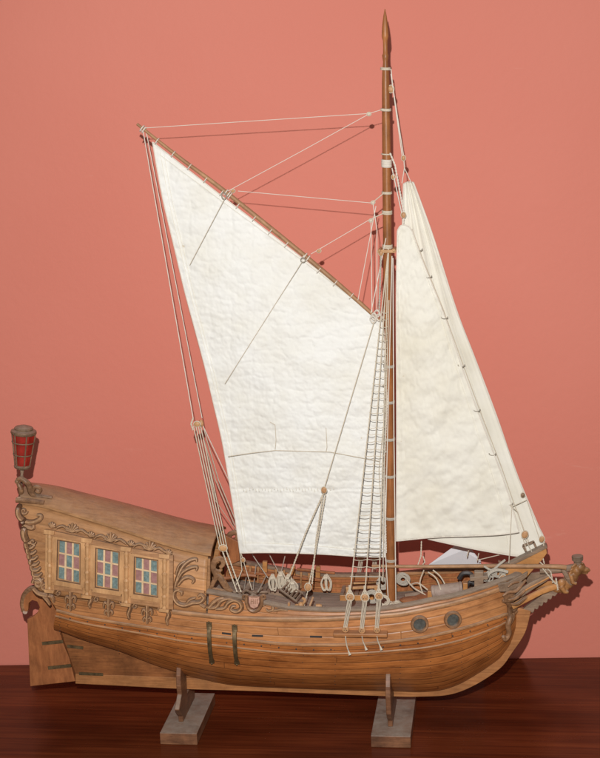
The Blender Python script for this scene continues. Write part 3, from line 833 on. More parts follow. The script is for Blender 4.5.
# knee of the head with a scalloped lower edge
sc = []
NSC = 9
for i in range(NSC):
    f = i / NSC
    a = (517 + (557 - 517) * f, 621 + (591.5 - 621) * f); sc += [a, (a[0] + 2.4, a[1] + .9), (a[0] + 3.6, a[1] - .4)]
vplate(mb, sc + [(561, 588), (556, 584), (540, 596), (526, 606), (512, 618), (514, 628)], -.0034, .0034)
knee = mb.build('head_knee', m_grey, ship, smooth=False, bevel=.0007)
for s in (-1, 1):
    mb = MB(); A = smooth_pts([P(512, 607, -.026), P(527, 599, -.018), P(543, 591, -.011), P(558, 586, -.006)], 5)
    if s > 0: A = [mir(p) for p in A]
    mb.tube(A, [.0042] * (len(A) - 1) + [.003], 8, flat=.6)
    mb.build('lower_head_rail', m_oran, knee)
def skew_plate(outline, ya, yb, th, sgn):
    """plate following the flare of the bow: y runs from ya to yb along the outline's u"""
    us = [u for u, v in outline]; m = MB(); A = []; B = []
    for u, v in outline:
        y = ya + (yb - ya) * (u - min(us)) / (max(us) - min(us)); p = P(u, v, y); A.append(p if sgn < 0 else mir(p)); q = Vector((p.x, p.y + th, p.z)); B.append(q if sgn < 0 else mir(q))
    m.face(A); m.face(B[::-1]); k = len(A)
    for i in range(k): m.face([A[i], B[i], B[(i + 1) % k], A[(i + 1) % k]])
    return m
for sd_ in (-1, 1):
    m = skew_plate([(498, 585), (508, 583), (518, 577.5), (528, 572), (527, 577), (521, 582), (524, 583), (517, 588), (508, 592), (500, 592)], -.050, -.020, .006, sd_)
    m.build('bow_timber', m_grey, hull, smooth=False, bevel=.0008)
    m = skew_plate([(508, 590), (516, 587), (520, 590), (513, 596), (520, 594), (514, 602), (505, 603), (503, 596)], -.044, -.024, .005, sd_)
    m.build('bow_timber', m_carve, hull, smooth=False, bevel=.0008)

for sd_ in (-1, 1):
    m = skew_plate([(514, 597), (520, 589.5), (530, 583), (542, 577.5), (551, 574.5), (552, 577.5), (546, 582), (536, 588), (524, 596), (517, 600)], -.030, -.007, .006, sd_)
    r_ = m.build('upper_head_rail', m_grey, knee, smooth=False, bevel=.0014)
    A = [P(u, v, y - .001) for u, v, y in ((516, 598, -.030), (526, 590, -.023), (538, 583.5, -.016), (550, 577, -.008))]
    mb = MB(); mb.tube(smooth_pts([p if sd_ < 0 else mir(p) for p in A], 5), .0012, 6); mb.build('rail_bead', m_oran, knee)

for sd_ in (-1, 1):
    mb = MB()
    for pts, r in (([(503, 596, -.046), (509, 592, -.041), (516, 591, -.034), (521, 586, -.028), (526, 580, -.022)], .0022), ([(508, 600, -.041), (514, 599, -.035), (520, 595, -.029), (525, 590, -.025)], .0024),
                   ([(511, 604, -.037), (517, 604, -.031), (523, 600, -.025), (527, 597, -.020)], .0022), ([(508, 587, -.043), (513, 583, -.038), (519, 582, -.031)], .0018), ([(538, 594, -.008), (545, 592, -.0075), (551, 590, -.007)], .0022)):
        q = smooth_pts([P(*a) for a in pts], 5); q = q if sd_ < 0 else [mir(p) for p in q]
        mb.tube(q, [r * (.5 + .6 * math.sin(math.pi * i / len(q))) for i in range(len(q))], 8)
    mb.build('bow_carving', m_carve, hull)
# raised bow board
mb = MB(); vplate(mb, [(497, 573), (512, 563), (546, 546.5), (547, 552), (541, 560), (530, 572), (524, 580), (512, 584)], -.0055, .0055)
bb = mb.build('bow_board', m_oran, ship, smooth=False, bevel=.0006)
mb = MB(); mb.beam(P(497, 570, 0), P(547, 545, 0), .0135, .0042); mb.build('bow_board_cap', m_grey, bb, bevel=.0006)
mb = MB()
for a, b in (((526, 551), (523, 545.5)), ((536, 547), (533.5, 541.5)), ((523, 545.5), (534, 541.5))): mb.beam(P(*a, -.004), P(*b, -.004), .003, .0025)
mb.build('bow_cleat', m_grey, bb)
# bowsprit spar
mb = MB(); q = [P(372, 566, -.012), P(420, 566.5, -.012), P(500, 566, -.012), P(552, 566.5, -.012), P(566, 567.5, -.010)]
q = smooth_pts(q, 5); mb.tube(q, [.0020 + .0016 * (i / (len(q) - 1)) for i in range(len(q))], 10)
spr = mb.build('bowsprit', m_gaff, ship)
mb = MB(); mb.tube(smooth_pts([P(540, 570, -.002), P(552, 570, -.002), P(564, 569, -.002), P(575, 567, -.001)], 4), [.0048] * 12 + [.004], 10)
mb.tube(smooth_pts([P(563, 569, -.006), P(567, 576, -.007), P(571, 584, -.005)], 4), .0034, 8)
mb.build('spar_heel', m_grey, spr)
# figurehead: crouching beast with a flat crown, fused from blobs
mb = MB()
def bl(u, v, y, rx, ry, rz): mb.ell(P(u, v, y), (rx, ry, rz), seg=14)
bl(558, 588, 0, .0095, .007, .0065); bl(563, 587.5, 0, .009, .008, .0075); bl(568, 582, 0, .0085, .0085, .009)
bl(573, 576.5, 0, .0075, .008, .0085); bl(577, 570.5, 0, .007, .0075, .008); bl(580, 567, 0, .0075, .0075, .0075)
bl(585, 569.5, 0, .0065, .0048, .0038); bl(588, 570.2, 0, .0035, .0032, .0026)
bl(585, 573, 0, .0045, .0036, .0018); bl(582.5, 563.5, -.0055, .002, .0018, .0018); bl(582.5, 563.5, .0055, .002, .0018, .0018)
for s in (-1, 1):
    bl(562, 582.5, .0075 * s, .0055, .0035, .0055)
    mb.tube([P(571, 575, .007 * s), P(573, 583, .009 * s), P(577, 583.5, .009 * s)], [.0034, .0028, .0024], 8)
    mb.tube([P(561, 586, .008 * s), P(565, 592, .008 * s), P(569, 592, .008 * s)], [.004, .003, .0022], 8)
    for k in range(4): mb.tube([P(576 - k * 1.5, 564 + k * 3, .004 * s), P(571.5 - k * 1.4, 567.5 + k * 3.4, .008 * s)], [.0028, .001], 6)
fig = mb.build('figurehead', m_lion, ship, remesh=.0009)
mb = MB(); mb.lathe(P(578, 565, 0), P(577.5, 555.5, 0), [(0, .0055), (.35, .0052), (.45, .0058), (.52, .0074), (.95, .0076), (1, .0068)], 10); mb.build('figurehead_crown', m_grey, fig, angle=25)
# carved cathead bracket on the near and far bow
for s in (-1, 1):
    mb = MB()
    for pts, r in (([(501, 600), (506, 602), (509.5, 608), (509, 616), (506.5, 624), (507.5, 632), (504, 638.5), (501.5, 635)], .0036), ([(507, 603), (514, 605), (520, 600), (526, 596)], .0036), ([(510, 612), (514, 610), (517, 606)], .0028), ([(509, 625), (512, 620), (514, 613)], .0026)):
        q = []
        for a, b in sm2(pts, 5):
            p = SP(min(a, 509), b, .003)
            if a > 509: p = P(a, b, p.y + (a - 509) * .0013)
            q.append(p if s < 0 else mir(p))
        mb.tube(q, [r * (.65 + .45 * math.sin(math.pi * i / len(q))) for i in range(len(q))], 9)
    mb.build('carved_bow_bracket', m_carve, hull, remesh=.0009)

# ================================================================ mast and spars
mb = MB(); mt, mbm = P(385, 10, 0), P(391.2, 618, 0)
AXm = mt - mbm
def mast_p(v): # point on the mast axis at photo row v
    u = 385 + (391.2 - 385) * (v - 10) / 608; return P(u, v, 0)
prof = []
for v, r in ((618, .0066), (560, .0064), (480, .0062), (400, .0060), (300, .0058), (252, .0056), (180, .0054), (120, .0052), (75, .0046), (66, .0040), (58, .0030), (55, .0036), (52, .0042), (50, .0030), (45, .0028), (38, .0030), (36, .0040), (34, .0044), (31, .0042), (24, .0036), (16, .0022), (9, .0004)):
    prof.append(((618 - v) / 608, r))
mb.lathe(mbm, mt, prof, 20)
mast = mb.build('mast', m_mast, ship)
def mring(v, r, rr, mat, name, h=1):
    mb = MB(); c = mast_p(v); d = AXm.normalized(); e = d.orthogonal().normalized(); g = d.cross(e)
    for k in range(h):
        cc = c - d * k * rr * 1.8
        mb.tube([cc + (e * math.cos(a) + g * math.sin(a)) * r + d * math.sin(a) * .0004 for a in [2 * math.pi * i / 20 for i in range(21)]], rr, 6)
    return mb.build(name, mat, mast)
for v in (365, 401, 438, 475, 517, 559): mring(v, .0070, .0010, m_rope2, 'mast_hoop', 2)
for v, h in ((68, 2), (109, 2), (154, 1), (160, 6), (192, 2), (211, 3), (245, 3)): mring(v, .0060, .0009, m_white if h > 3 else m_rope, 'mast_lashing', h)
mb = MB(); a, b = mast_p(250.5) + Vector((-.012, 0, 0)), mast_p(250.5) + Vector((.011, 0, 0))
mb.beam(a + Vector((0, -.008, 0)), b + Vector((0, -.008, 0)), .003, .004); mb.beam(a + Vector((0, .008, 0)), b + Vector((0, .008, 0)), .003, .004)
for s in (-.009, .009): mb.beam(mast_p(249) + Vector((s, -.014, 0)), mast_p(249) + Vector((s, .014, 0)), .003, .003, Vector((1, 0, 0)))
mb.build('crosstrees', m_light, mast, smooth=False, bevel=.0004)
# gaff
GY = -.007
gp_ = smooth_pts([P(137, 124, GY), P(180, 158, GY), P(225, 191.5, GY), (P(305, 256, GY)), P(350, 294, GY), P(379, 320, GY)], 8)
mb = MB(); L = len(gp_); mb.tube(gp_, [.0013 + .0017 * math.sin(math.pi * (.08 + .72 * i / (L - 1))) for i in range(L)], 12)
gaff = mb.build('gaff', m_gaff, ship)

# ---------------------------------------------------------------- sails
def arc_interp(pts, f):
    d = [0]
    for a, b in zip(pts[:-1], pts[1:]): d.append(d[-1] + math.hypot(a[0] - b[0], a[1] - b[1]))
    x = f * d[-1]
    return (float(np.interp(x, d, [p[0] for p in pts])), float(np.interp(x, d, [p[1] for p in pts])))
def sail(name, top, bottom, left, right, yf, mat, nu, nv, edge=.0009, hem_px=5):
    """Coons patch between four photo curves, given real depth by yf(i, j, u, v)"""
    top, bottom, left, right = (sm2(c, 8) for c in (top, bottom, left, right))
    rows = []; P00, P10, P01, P11 = top[0], top[-1], bottom[0], bottom[-1]
    for j in range(nv + 1):
        t = j / nv; r = []; Lp, Rp = arc_interp(left, t), arc_interp(right, t)
        for i in range(nu + 1):
            s = i / nu; T, B = arc_interp(top, s), arc_interp(bottom, s)
            q = [(1 - t) * T[k] + t * B[k] + (1 - s) * Lp[k] + s * Rp[k] - ((1 - s) * (1 - t) * P00[k] + s * (1 - t) * P10[k] + (1 - s) * t * P01[k] + s * t * P11[k]) for k in (0, 1)]
            r.append(P(q[0], q[1], yf(s, t, q[0], q[1])))
        rows.append(r)
    mb = MB(); mb.grid(rows); o = mb.build(name, mat, ship, angle=180)
    md = o.modifiers.new('cloth thickness', 'SOLIDIFY'); md.thickness = .0007; md.offset = 0
    brd = rows[0] + [r[-1] for r in rows[1:]] + rows[-1][::-1][1:] + [r[0] for r in rows[::-1]][1:]
    eb = MB(); eb.tube(brd[::2] + [brd[0]], edge, 6); eb.build('bolt_rope', m_white, o)
    return o, rows
def hem(s, t, ws, wt_, amp=.0006):
    d = min(s / ws, (1 - s) / ws, t / wt_, (1 - t) / wt_)
    return -amp * (1 if d < 1 else 0) - amp * .9 * math.exp(-((d - 1) / .12) ** 2)
def ymain(s, t, u, v):
    y = -.0025 - .010 * math.sin(math.pi * s) * math.sin(math.pi * t)
    y += .0026 * noise.noise(Vector((u * .03, v * .035, 3.1))) + .0012 * noise.noise(Vector((u * .085 + v * .04, v * .085 - u * .03, 9)))
    wu = u + 5 * noise.noise(Vector((u * .03, v * .05, 0))); wv = v + 4 * noise.noise(Vector((u * .05, v * .03, 5)))
    a = abs(math.sin(math.pi * wv / 13.0)); b = abs(math.sin(math.pi * wu / 21.0))
    k = .65 + .6 * noise.noise(Vector((u * .04, v * .04, 11)))
    y -= .0011 * k * (min(a * 1.8, 1) ** .6 * min(b * 2.2, 1) ** .6)
    y += .0009 * noise.noise(Vector((u * .16 + v * .06, v * .20 - u * .08, 4))) + .0005 * noise.noise(Vector((u * .42, v * .42, 1)))
    if abs(v - (489 + 2 * noise.noise(Vector((u * .05, 0, 0))))) < 1.3: y += .0008
    return y + hem(s, t, .03, .02)
main, MR = sail('mainsail', [(152.5, 142), (210, 187), (262, 227), (320, 272), (378, 318)],
    [(240, 553), (270, 552.5), (320, 554), (360, 556.5), (385, 557)],
    [(152.5, 142), (162, 195), (175, 250), (185, 292), (196, 333), (205, 367), (213, 401), (222, 440), (229, 480), (235, 517), (240, 553)],
    [(378, 318), (384, 334), (384.5, 440), (385, 557)], ymain, m_sail, 230, 360)
def yst(s, t, u, v):
    y = -.004 - .006 * math.sin(math.pi * s) * math.sin(math.pi * min(1, t * 1.05)) + .0026 * noise.noise(Vector((u * .05, v * .05, 8))) + .0018 * noise.noise(Vector((u * .10 + v * .03, v * .09, 2))) + .0008 * noise.noise(Vector((u * .2, v * .18, 6))) + .0008 * noise.noise(Vector((u * .35, v * .3, 3)))
    return y + hem(s, t, .07, .02)
stay, SR = sail('staysail', [(397.5, 231), (400, 226.5), (404, 225), (409, 227), (412, 231)], [(396.5, 541), (432, 537.5), (470, 536), (500, 534.5), (519, 532)],
    [(397.5, 231), (396.5, 300), (396.8, 420), (396.5, 541)], [(412, 231), (423, 262), (443, 312), (461, 365), (479, 415), (500, 470), (512, 506), (519, 532)], yst, m_jib, 90, 200)
def yjib(s, t, u, v):
    fold = .0013 * math.cos(2 * math.pi * (s - .2) * 4.2) * (1 - t) ** .5 * (1 if s > .3 else .4)
    return .010 + .004 * math.sin(math.pi * s) - fold + .0016 * noise.noise(Vector((u * .06, v * .05, 4))) + hem(s, t, .05, .012)
jib, JR = sail('jib', [(403.5, 184), (408, 182), (413.5, 182.5)], [(428, 539), (455, 545), (485, 551), (521, 556.5), (540, 555)],
    [(403.5, 184), (403, 260), (410, 400), (428, 539)], [(413.5, 182.5), (433, 236), (456, 308.6), (476, 361), (497, 417), (518, 478), (536, 521), (544.5, 540), (540, 555)], yjib, m_jib, 90, 220)

def seam(rows, js, ks, name, sail_o, r=.00035, off=-.0012):
    mb = MB(); pts = []
    for j in js:
        pts.append(rows[j][ks] + Vector((0, off, 0)))
    mb.tube(pts, r, 5); mb.build(name, m_jib, sail_o)
seam(MR, range(4, 356, 3), 7, 'leech_seam', main); seam(MR, range(4, 356, 3), 11, 'leech_seam', main)
seam(JR, range(4, 216, 3), 62, 'luff_seam', jib); seam(JR, range(4, 216, 3), 76, 'luff_seam', jib); seam(SR, range(4, 196, 3), 82, 'luff_seam', stay)
mb = MB(); mb.tube([p + Vector((0, -.0012, 0)) for p in MR[7][6:224:3]], .00035, 5); mb.build('head_seam', m_jib, main)
mb = MB(); mb.tube([p + Vector((0, -.0012, 0)) for p in MR[351][6:224:3]], .00035, 5); mb.build('foot_seam', m_jib, main)
# ---------------------------------------------------------------- ropes
def rope(pts, r=.0006, mat=None, parent=None, name='rigging_line', sag=0, n=10):
    """pts = [(u, v, y), ...] photo pixel + real depth"""
    w = [p if isinstance(p, Vector) else P(*p) for p in pts]; out = []
    for a, b in zip(w[:-1], w[1:]):
        for i in range(n):
            q = a.lerp(b, i / n); q.z -= sag * math.sin(math.pi * i / n); out.append(q)
    out.append(w[-1]); mb = MB()
    if r >= .0008:
        L = sum((b - a).length for a, b in zip(out[:-1], out[1:])); n2 = max(6, min(400, int(L / .0012))); cum = [0]
        for a, b in zip(out[:-1], out[1:]): cum.append(cum[-1] + (b - a).length)
        xs = np.linspace(0, cum[-1], n2); base = [Vector([float(np.interp(x, cum, [p[i] for p in out])) for i in range(3)]) for x in xs]
        for ph in (0, math.pi):
            st_ = []
            for i, p in enumerate(base):
                t = (base[min(i + 1, n2 - 1)] - base[max(i - 1, 0)]).normalized(); e = t.orthogonal().normalized(); e = (Vector((0, 1, 0)) - t * t.y).normalized() if abs(t.y) < .9 else e; g = t.cross(e)
                a = xs[i] / .0075 * 2 * math.pi + ph; st_.append(p + (e * math.cos(a) + g * math.sin(a)) * r * .5)
            mb.tube(st_, r * .62, 5)
    else: mb.tube(out, r, 6)
    return mb.build(name, mat or m_rope, parent or ship)
def block(u, v, y, r=.004, tilt=0, mat=None, name='pulley_block'):
    mb = MB(); R = Matrix.Rotation(tilt, 3, 'Y'); c = P(u, v, y)
    mb.ell(c + Vector((0, -.0013, 0)), (r * .8, .0012, r), R); mb.ell(c + Vector((0, .0013, 0)), (r * .8, .0012, r), R); mb.ell(c, (r * .55, .0016, r * .7), R)
    o = mb.build(name, mat or m_block, ship)
    k = MB(); k.tube([c + R @ Vector((math.sin(a) * r * .86, 0, math.cos(a) * r * 1.06)) for a in [2 * math.pi * i / 20 for i in range(21)]], .0007, 6)
    k.build('rope_strop', m_rope, o); return o
W = m_white
# peak halyards and topping lines
rope([(144, 128, -.01), (369, 113.5, -.004), (384, 109, -.006)], .0004, W, sag=.0)
rope([(228, 191, -.012), (300, 152, -.008), (369, 114, -.004)], .0004, W)
rope([(238, 191, -.012), (372, 203, -.004)], .0004, W); rope([(372, 203, -.004), (384, 193, -.006)], .0007)
rope([(311, 254, -.012), (369, 220, -.004)], .0004, W); rope([(369, 220, -.004), (384, 213, -.006)], .0007)
block(369, 114, -.004, .0025, math.pi / 2.2, m_rope); block(373, 202.5, -.004, .0025, 1.2, m_rope); block(371, 220.5, -.004, .0025, 1.2, m_rope)
block(233, 191, -.012, .0025, 1.2); block(319, 251, -.011, .0025, 1.2)
rope([(373, 203, -.006), (377, 230, -.008), (377, 312, -.01)], .00055, W); rope([(371, 220, -.006), (372, 312, -.01)], .00055, W)
rope([(376, 206, -.006), (358, 300, -.012)], .0005, W); rope([(386, 238, -.007), (371, 313, -.01)], .0006, W)
rope([(381, 256, -.008), (379, 316, -.01)], .0012, m_rope2); block(381, 253, -.008, .0034)
# lashings on the gaff
def lash(pts, name='lashing', r=.0008, parent=None, mat=None):
    for (u, v, y) in pts:
        mb = MB(); c = P(u, v, y); d = Vector((1, 0, -.8)).normalized(); e = Vector((0, 1, 0)); g = d.cross(e)
        mb.tube([c + (e * math.cos(a) + g * math.sin(a)) * .0044 for a in [2 * math.pi * i / 14 for i in range(15)]], r, 6)
        mb.build(name, mat or W, parent or gaff)
lash([(142, 128.5, GY), (144, 130, GY), (226, 192.5, GY), (228.5, 194.5, GY), (230, 196, GY), (305, 256, GY), (308, 258.5, GY), (373, 314.5, GY), (376, 317, GY)])
lash([(157 + k * 16.2, 141.2 + k * 12.9, GY) for k in range(13)], 'gaff_lacing', .0006)
mb = MB()
for u, v in ((374, 316), (377, 313), (379, 317), (373, 319)):
    mb.tube(smooth_pts([P(u - 3, v, -.012), P(u, v - 3, -.016), P(u + 3, v + 1, -.014), P(u, v + 4, -.012), P(u - 3, v, -.012)], 4), .0010, 6)
mb.build('throat_knot', W, gaff)
mb = MB(); c = P(224, 196, -.014)
for k in range(1): mb.tube([c + Vector((math.cos(a) * .003, 0, math.sin(a) * .004)) for a in [2 * math.pi * i / 14 for i in range(15)]], .0008, 6)
mb.build('brail_ring', m_steel, gaff); mb = MB()
c = P(303, 260, -.014); mb.tube([c + Vector((math.cos(a) * .003, 0, math.sin(a) * .003)) for a in [2 * math.pi * i / 14 for i in range(15)]], .0007, 6)
mb.build('brail_ring', m_steel, gaff)
mb = MB()
for k in range(30):
    u = 243 + k * 3.1; v = 489.5 + 1.2 * math.sin(k * 1.7); mb.tube([P(u, v - 1.2, -.0145), P(u + .6, v + 1.2, -.0145)], .0005, 5)
mb.build('reef_stitching', m_jib, main)
# brails over the sail, reef line, buntlines
def on_sail(pts, r=.00045, mat=None, name='brail_line'):
    w = []
    for (a, b) in zip(pts[:-1], pts[1:]):
        for i in range(14):
            u, v = lin(a, b, i / 14); w.append(P(u, v, -.0155 if min(u - 150, 385 - u) > 25 else -.0125))
    mb = MB(); mb.tube(w, r, 5); return mb.build(name, mat or m_rope, main)
on_sail([(225, 198), (187, 270)]); on_sail([(302, 262), (219, 393)])
on_sail([(228, 456.5), (252, 453), (275, 450.5), (330, 452), (383, 462)], .0005, name='reef_line')
on_sail([(270, 422), (275, 425), (276, 440), (275, 450)], .0004, name='reef_point'); on_sail([(326, 428), (327, 447), (326, 452)], .0004, name='reef_point')
rope([(374, 322, -.014), (324, 489, -.03)], .0007, m_rope)
block(324, 490, -.03, .0042); rope([(324, 492, -.03), (306, 532, -.035), (289, 577, -.04)], .0011, m_rope)
rope([(323, 494, -.03), (316, 540, -.04), (312, 584, -.05)], .0010, m_rope); rope([(325.5, 494, -.03), (314, 560, -.045), (309, 584, -.05)], .0009, m_rope)
block(308, 587, -.05, .005); rope([(308, 590, -.05), (304, 606, -.055)], .0008, m_rope)
# stern tackles (vangs)
VB = [(144, 130, -.008), (192, 424, -.045)]
rope([(143, 131, -.008), (193, 418, -.046)], .00055, W); rope([(146, 131, -.006), (202, 418, -.004)], .00055, W)
def tackle(u0, v0, y0, u1, v1, y1, u2, v2, y2, sp=2.4, n=4):
    block(u0, v0, y0, .0042, math.pi / 2, m_light)
    block(u1, v1, y1, .0052, math.pi / 2, m_light)
    for k in range(n):
        o = (k - (n - 1) / 2) * sp
        rope([(u0 + o, v0 + 2, y0), (u1 + o, v1 - 2, y1)], .00065, m_rope)
    for o in (-1, 3): rope([(u1 + o, v1 + 2, y1), (u2 + o, v2, y2)], .0010, m_rope)
tackle(197, 424, -.046, 223, 548, -.058, 238, 592, -.062)
rope([(193, 418, -.046), (191, 424, -.047), (193, 430, -.046)], .0012, m_rope)
mb = MB(); mb.ell(P(201, 423.5, .0), (.0035, .002, .0055)); mb.build('pulley_block', m_block, ship)
for o in (-1.5, 1.5): rope([(202 + o, 428, .0), (217 + o, 480, .03), (236 + o, 525, .05)], .0007, m_rope)
rope([(203, 426, .0), (231, 485, .02)], .0006, W); rope([(204, 440, .0), (215, 500, .02), (236, 530, .05)], .0005, m_rope)
# sheet at the clew
rope([(240, 553, -.003), (242, 570, -.02), (236, 585, -.03)], .0006); rope([(241, 553, -.003), (252, 590, -.02)], .0006); block(243, 560, -.01, .003)
# head stays
rope([(391, 69, -.003), (393, 88, -.002), (404, 158, .0)], .0006, W); rope([(391, 74, -.003), (402.5, 158, .0)], .0006, W)
block(391, 89, -.001, .0044); block(403.5, 158, .0, .003); rope([(404, 161, 0), (404.5, 168, 0), (402, 183, .004)], .0006, W); rope([(404.5, 168, 0), (411, 182, .008)], .0006, W)
rope([(390, 153, -.006), (395, 165, -.004), (404, 214, -.003)], .0011, W); rope([(392, 168, -.004), (402, 214, -.003)], .0007, W)
block(393.5, 177, -.002, .0028); block(403.5, 215, -.003, .0036); rope([(404, 218, -.003), (403, 226, -.004)], .0009, W)
rope([(413.5, 184, .006), (456, 310, .004), (476, 362, .003), (519, 479, .002), (545, 541, 0)], .0006, W, name='forestay')
# inner stay with hanks
IS = [(412, 229), (423, 259), (444, 311), (463, 364), (481, 413), (502, 468), (514, 503), (530, 545)]
rope([(u, v, -.001) for u, v in IS], .0006, m_rope, name='forestay')
for u, v in ((429.5, 276), (445.5, 317), (462.5, 365), (478, 409.5), (493.5, 453.5), (510.5, 503), (420, 249)):
    mb = MB(); c = P(u - 1, v, -.004); mb.tube([c + Vector((math.cos(a) * .0042, -.001, math.sin(a) * .0022)) for a in [math.pi * .9 + 2 * math.pi * .6 * i / 12 for i in range(13)]], .0007, 6); mb.build('sail_hank', m_steel, stay)
block(525, 534.5, -.006, .005, .3); block(523, 495, .002, .0032, .2, m_gild); block(542, 539, .0, .004, .3)
rope([(525, 538, -.006), (532, 552, -.006)], .0006); rope([(523, 538, -.006), (527, 551, -.005)], .0006)
rope([(510, 505, -.008), (518, 512, -.008), (524, 531, -.008)], .0005); rope([(512, 505, -.008), (509, 563, -.02)], .0005); rope([(511, 507, -.006), (527, 500, .0), (540, 540, .0)], .0005)
rope([(544, 541, -.002), (543, 558, -.004), (546, 570, -.008)], .0009); rope([(541, 566, -.014), (548, 575, -.012), (556, 584, -.01)], .0010); rope([(540, 562, -.014), (551, 572, -.01), (553, 583, -.01)], .0009)
rope([(556, 578, -.008), (558, 590, -.008)], .0012)
# shrouds, deadeyes, chain plate
top = mast_p(248)
chan = MB()
ca, cb = SP(334, 633), SP(388, 632)
ca.z = cb.z = (ca.z + cb.z) / 2 + .001; yo = -.076
chan.box(Vector(((ca.x + cb.x) / 2, -.0795, ca.z)), Vector(((cb.x - ca.x) / 2, 0, 0)), Vector((0, .0075, 0)), Vector((0, 0, .0024)))
ch = chan.build('channel', m_keel, hull, smooth=False, bevel=.0009)
ch2 = chan.build('channel', m_keel, hull, smooth=False, bevel=.0009); ch2.scale = (1, -1, 1)
sh_px = [((350, 597), (345.5, 629)), ((365, 597.5), (362, 630)), ((379, 596), (377, 629.5))]
SH = []
for s in (-1, 1):
    for (uu, ul) in sh_px:
        pu = P(*uu, -.0795); pl = P(*ul, -.0825)
        if s > 0: pu, pl = mir(pu), mir(pl)
        tp = top + Vector((.002, s * .007, 0))
        d_ = (pu - tp); mb = MB(); A = [tp.lerp(pu + Vector((0, 0, .004)), i / 30) for i in range(31)]
        mb.tube(A, .0008, 6)
        if s < 0: mb.tube([A[-1] + Vector((0, 0, k)) for k in (.012, .006, 0)] , [.0014, .0016, .0012], 6)
        so = mb.build('shroud', m_rope, ship)
        SH.append((tp, pu, s))
        for nm, c in (('deadeye', pu), ('deadeye', pl)):
            db = MB(); db.lathe(c + Vector((0, s * .0022, 0)), c - Vector((0, s * .0022, 0)), [(0, .0028), (.1, .0042), (.3, .0046), (.4, .0042), (.6, .0042), (.7, .0046), (.9, .0042), (1, .0028)], 16)
            for dx, dz in ((-.0015, -.0008), (.0015, -.0008), (0, .0016)):
                cc = c + Vector((dx, s * .0020, dz)); db.lathe(cc, cc + Vector((0, s * .0004, 0)), [(0, .0006), (1, .0006)], 8, mi=1)
            do = db.build(nm, [m_block, m_dark], so)
            kb = MB(); kb.tube([c + Vector((math.cos(a) * .0050, 0, math.sin(a) * .0050)) for a in [2 * math.pi * i / 18 for i in range(19)]], .0010, 6)
            kb.tube([c + Vector((-.005, 0, .001)), c + Vector((0, 0, .012 if c is pu else -.006))], .0008, 6); kb.tube([c + Vector((.005, 0, .001)), c + Vector((0, 0, .012 if c is pu else -.006))], .0008, 6)
            if c is pu: kb.build('strop', m_rope, so)
        lb_ = MB()
        for dx in (-.0026, -.0009, .0009, .0026): lb_.tube([pu + Vector((dx, s * .002, -.003)), pl + Vector((dx * .8, s * .002, .003))], .0006, 5)
        lb_.build('lanyard', m_rope, so)
for k, (ul, l) in enumerate((((345.5, 634), 17), ((362, 634), 12), ((377, 634), 12))):
    a = P(ul[0], ul[1] + 2, -.087); pts = [a, P(ul[0] + 1, ul[1] + l * .6, -.083), P(ul[0] + 3, ul[1] + l, -.0815)]
    mb = MB(); mb.tube(smooth_pts(pts, 5), .0008, 6); mb.tube([pts[-1], pts[-1] + Vector((.002, -.001, -.005))], [.0008, .002], 6); mb.build('chain_tail', m_rope, ch)
# ratlines
near = [q for q in SH if q[2] < 0]; far = [q for q in SH if q[2] > 0]
def at_z(q, z): f = (q[0].z - z) / (q[0].z - q[1].z); return q[0].lerp(q[1], f)
for k in range(36):
    z = P(380, 312 + k * 6.9, -.02).z
    pts = [at_z(q, z + random.uniform(-.0008, .0008)) + Vector((0, -.0006, 0)) for q in near]
    mb = MB(); w_ = []
    for a, b in zip(pts[:-1], pts[1:]):
        for i in range(5):
            p = a.lerp(b, i / 5); p.z -= .0012 * math.sin(math.pi * i / 5); w_.append(p)
    w_.append(pts[-1]); mb.tube([w_[0] - Vector((.0015, 0, 0))] + w_ + [w_[-1] + Vector((.0015, 0, 0))], .00042, 5)
    for p in pts: mb.ell(p, (.0010, .0010, .0009), seg=6)
    mb.build('ratline', m_rope, ship)
for z_u in (549, 575): 
    z = P(360, z_u, -.07).z; mb = MB(); mb.tube([at_z(near[0], z) - Vector((.003, .001, 0)), at_z(near[2], z) + Vector((.003, -.001, 0))], .0008, 6); mb.build('ratline', m_rope2, ship)
for k in range(10):
    z = P(380, 480 + k * 8.5, .04).z; pts = [at_z(q, z) for q in far]; mb = MB(); mb.tube(pts, .0005, 5); mb.build('ratline', m_rope2, ship)
# running lines beside the mast
rope([(392, 256, -.009), (388, 420, -.012), (385, 545, -.014), (388.5, 602, -.016)], .0007, W)
rope([(393, 258, -.009), (394, 440, -.011), (396, 602, -.014)], .0007, W)
rope([(389, 300, -.010), (384, 480, -.02), (383, 582, -.03)], .0007, m_rope)
rope([(386, 320, -.012), (386, 400, -.012), (379, 470, -.012), (383, 540, -.013)], .0006, m_rope)
rope([(384, 340, -.010), (387, 400, -.011), (384, 470, -.011), (386, 553, -.01)], .0012, W)
# knots down the luff
mb = MB()
for k in range(26):
    v = 345 + k * 8.2; mb.ell(P(384.5 + math.sin(k * 2.1) * 1.2, v, -.008), (.0016, .0014, .0018), seg=7)
mb.build('luff_lacing', m_rope2, main)

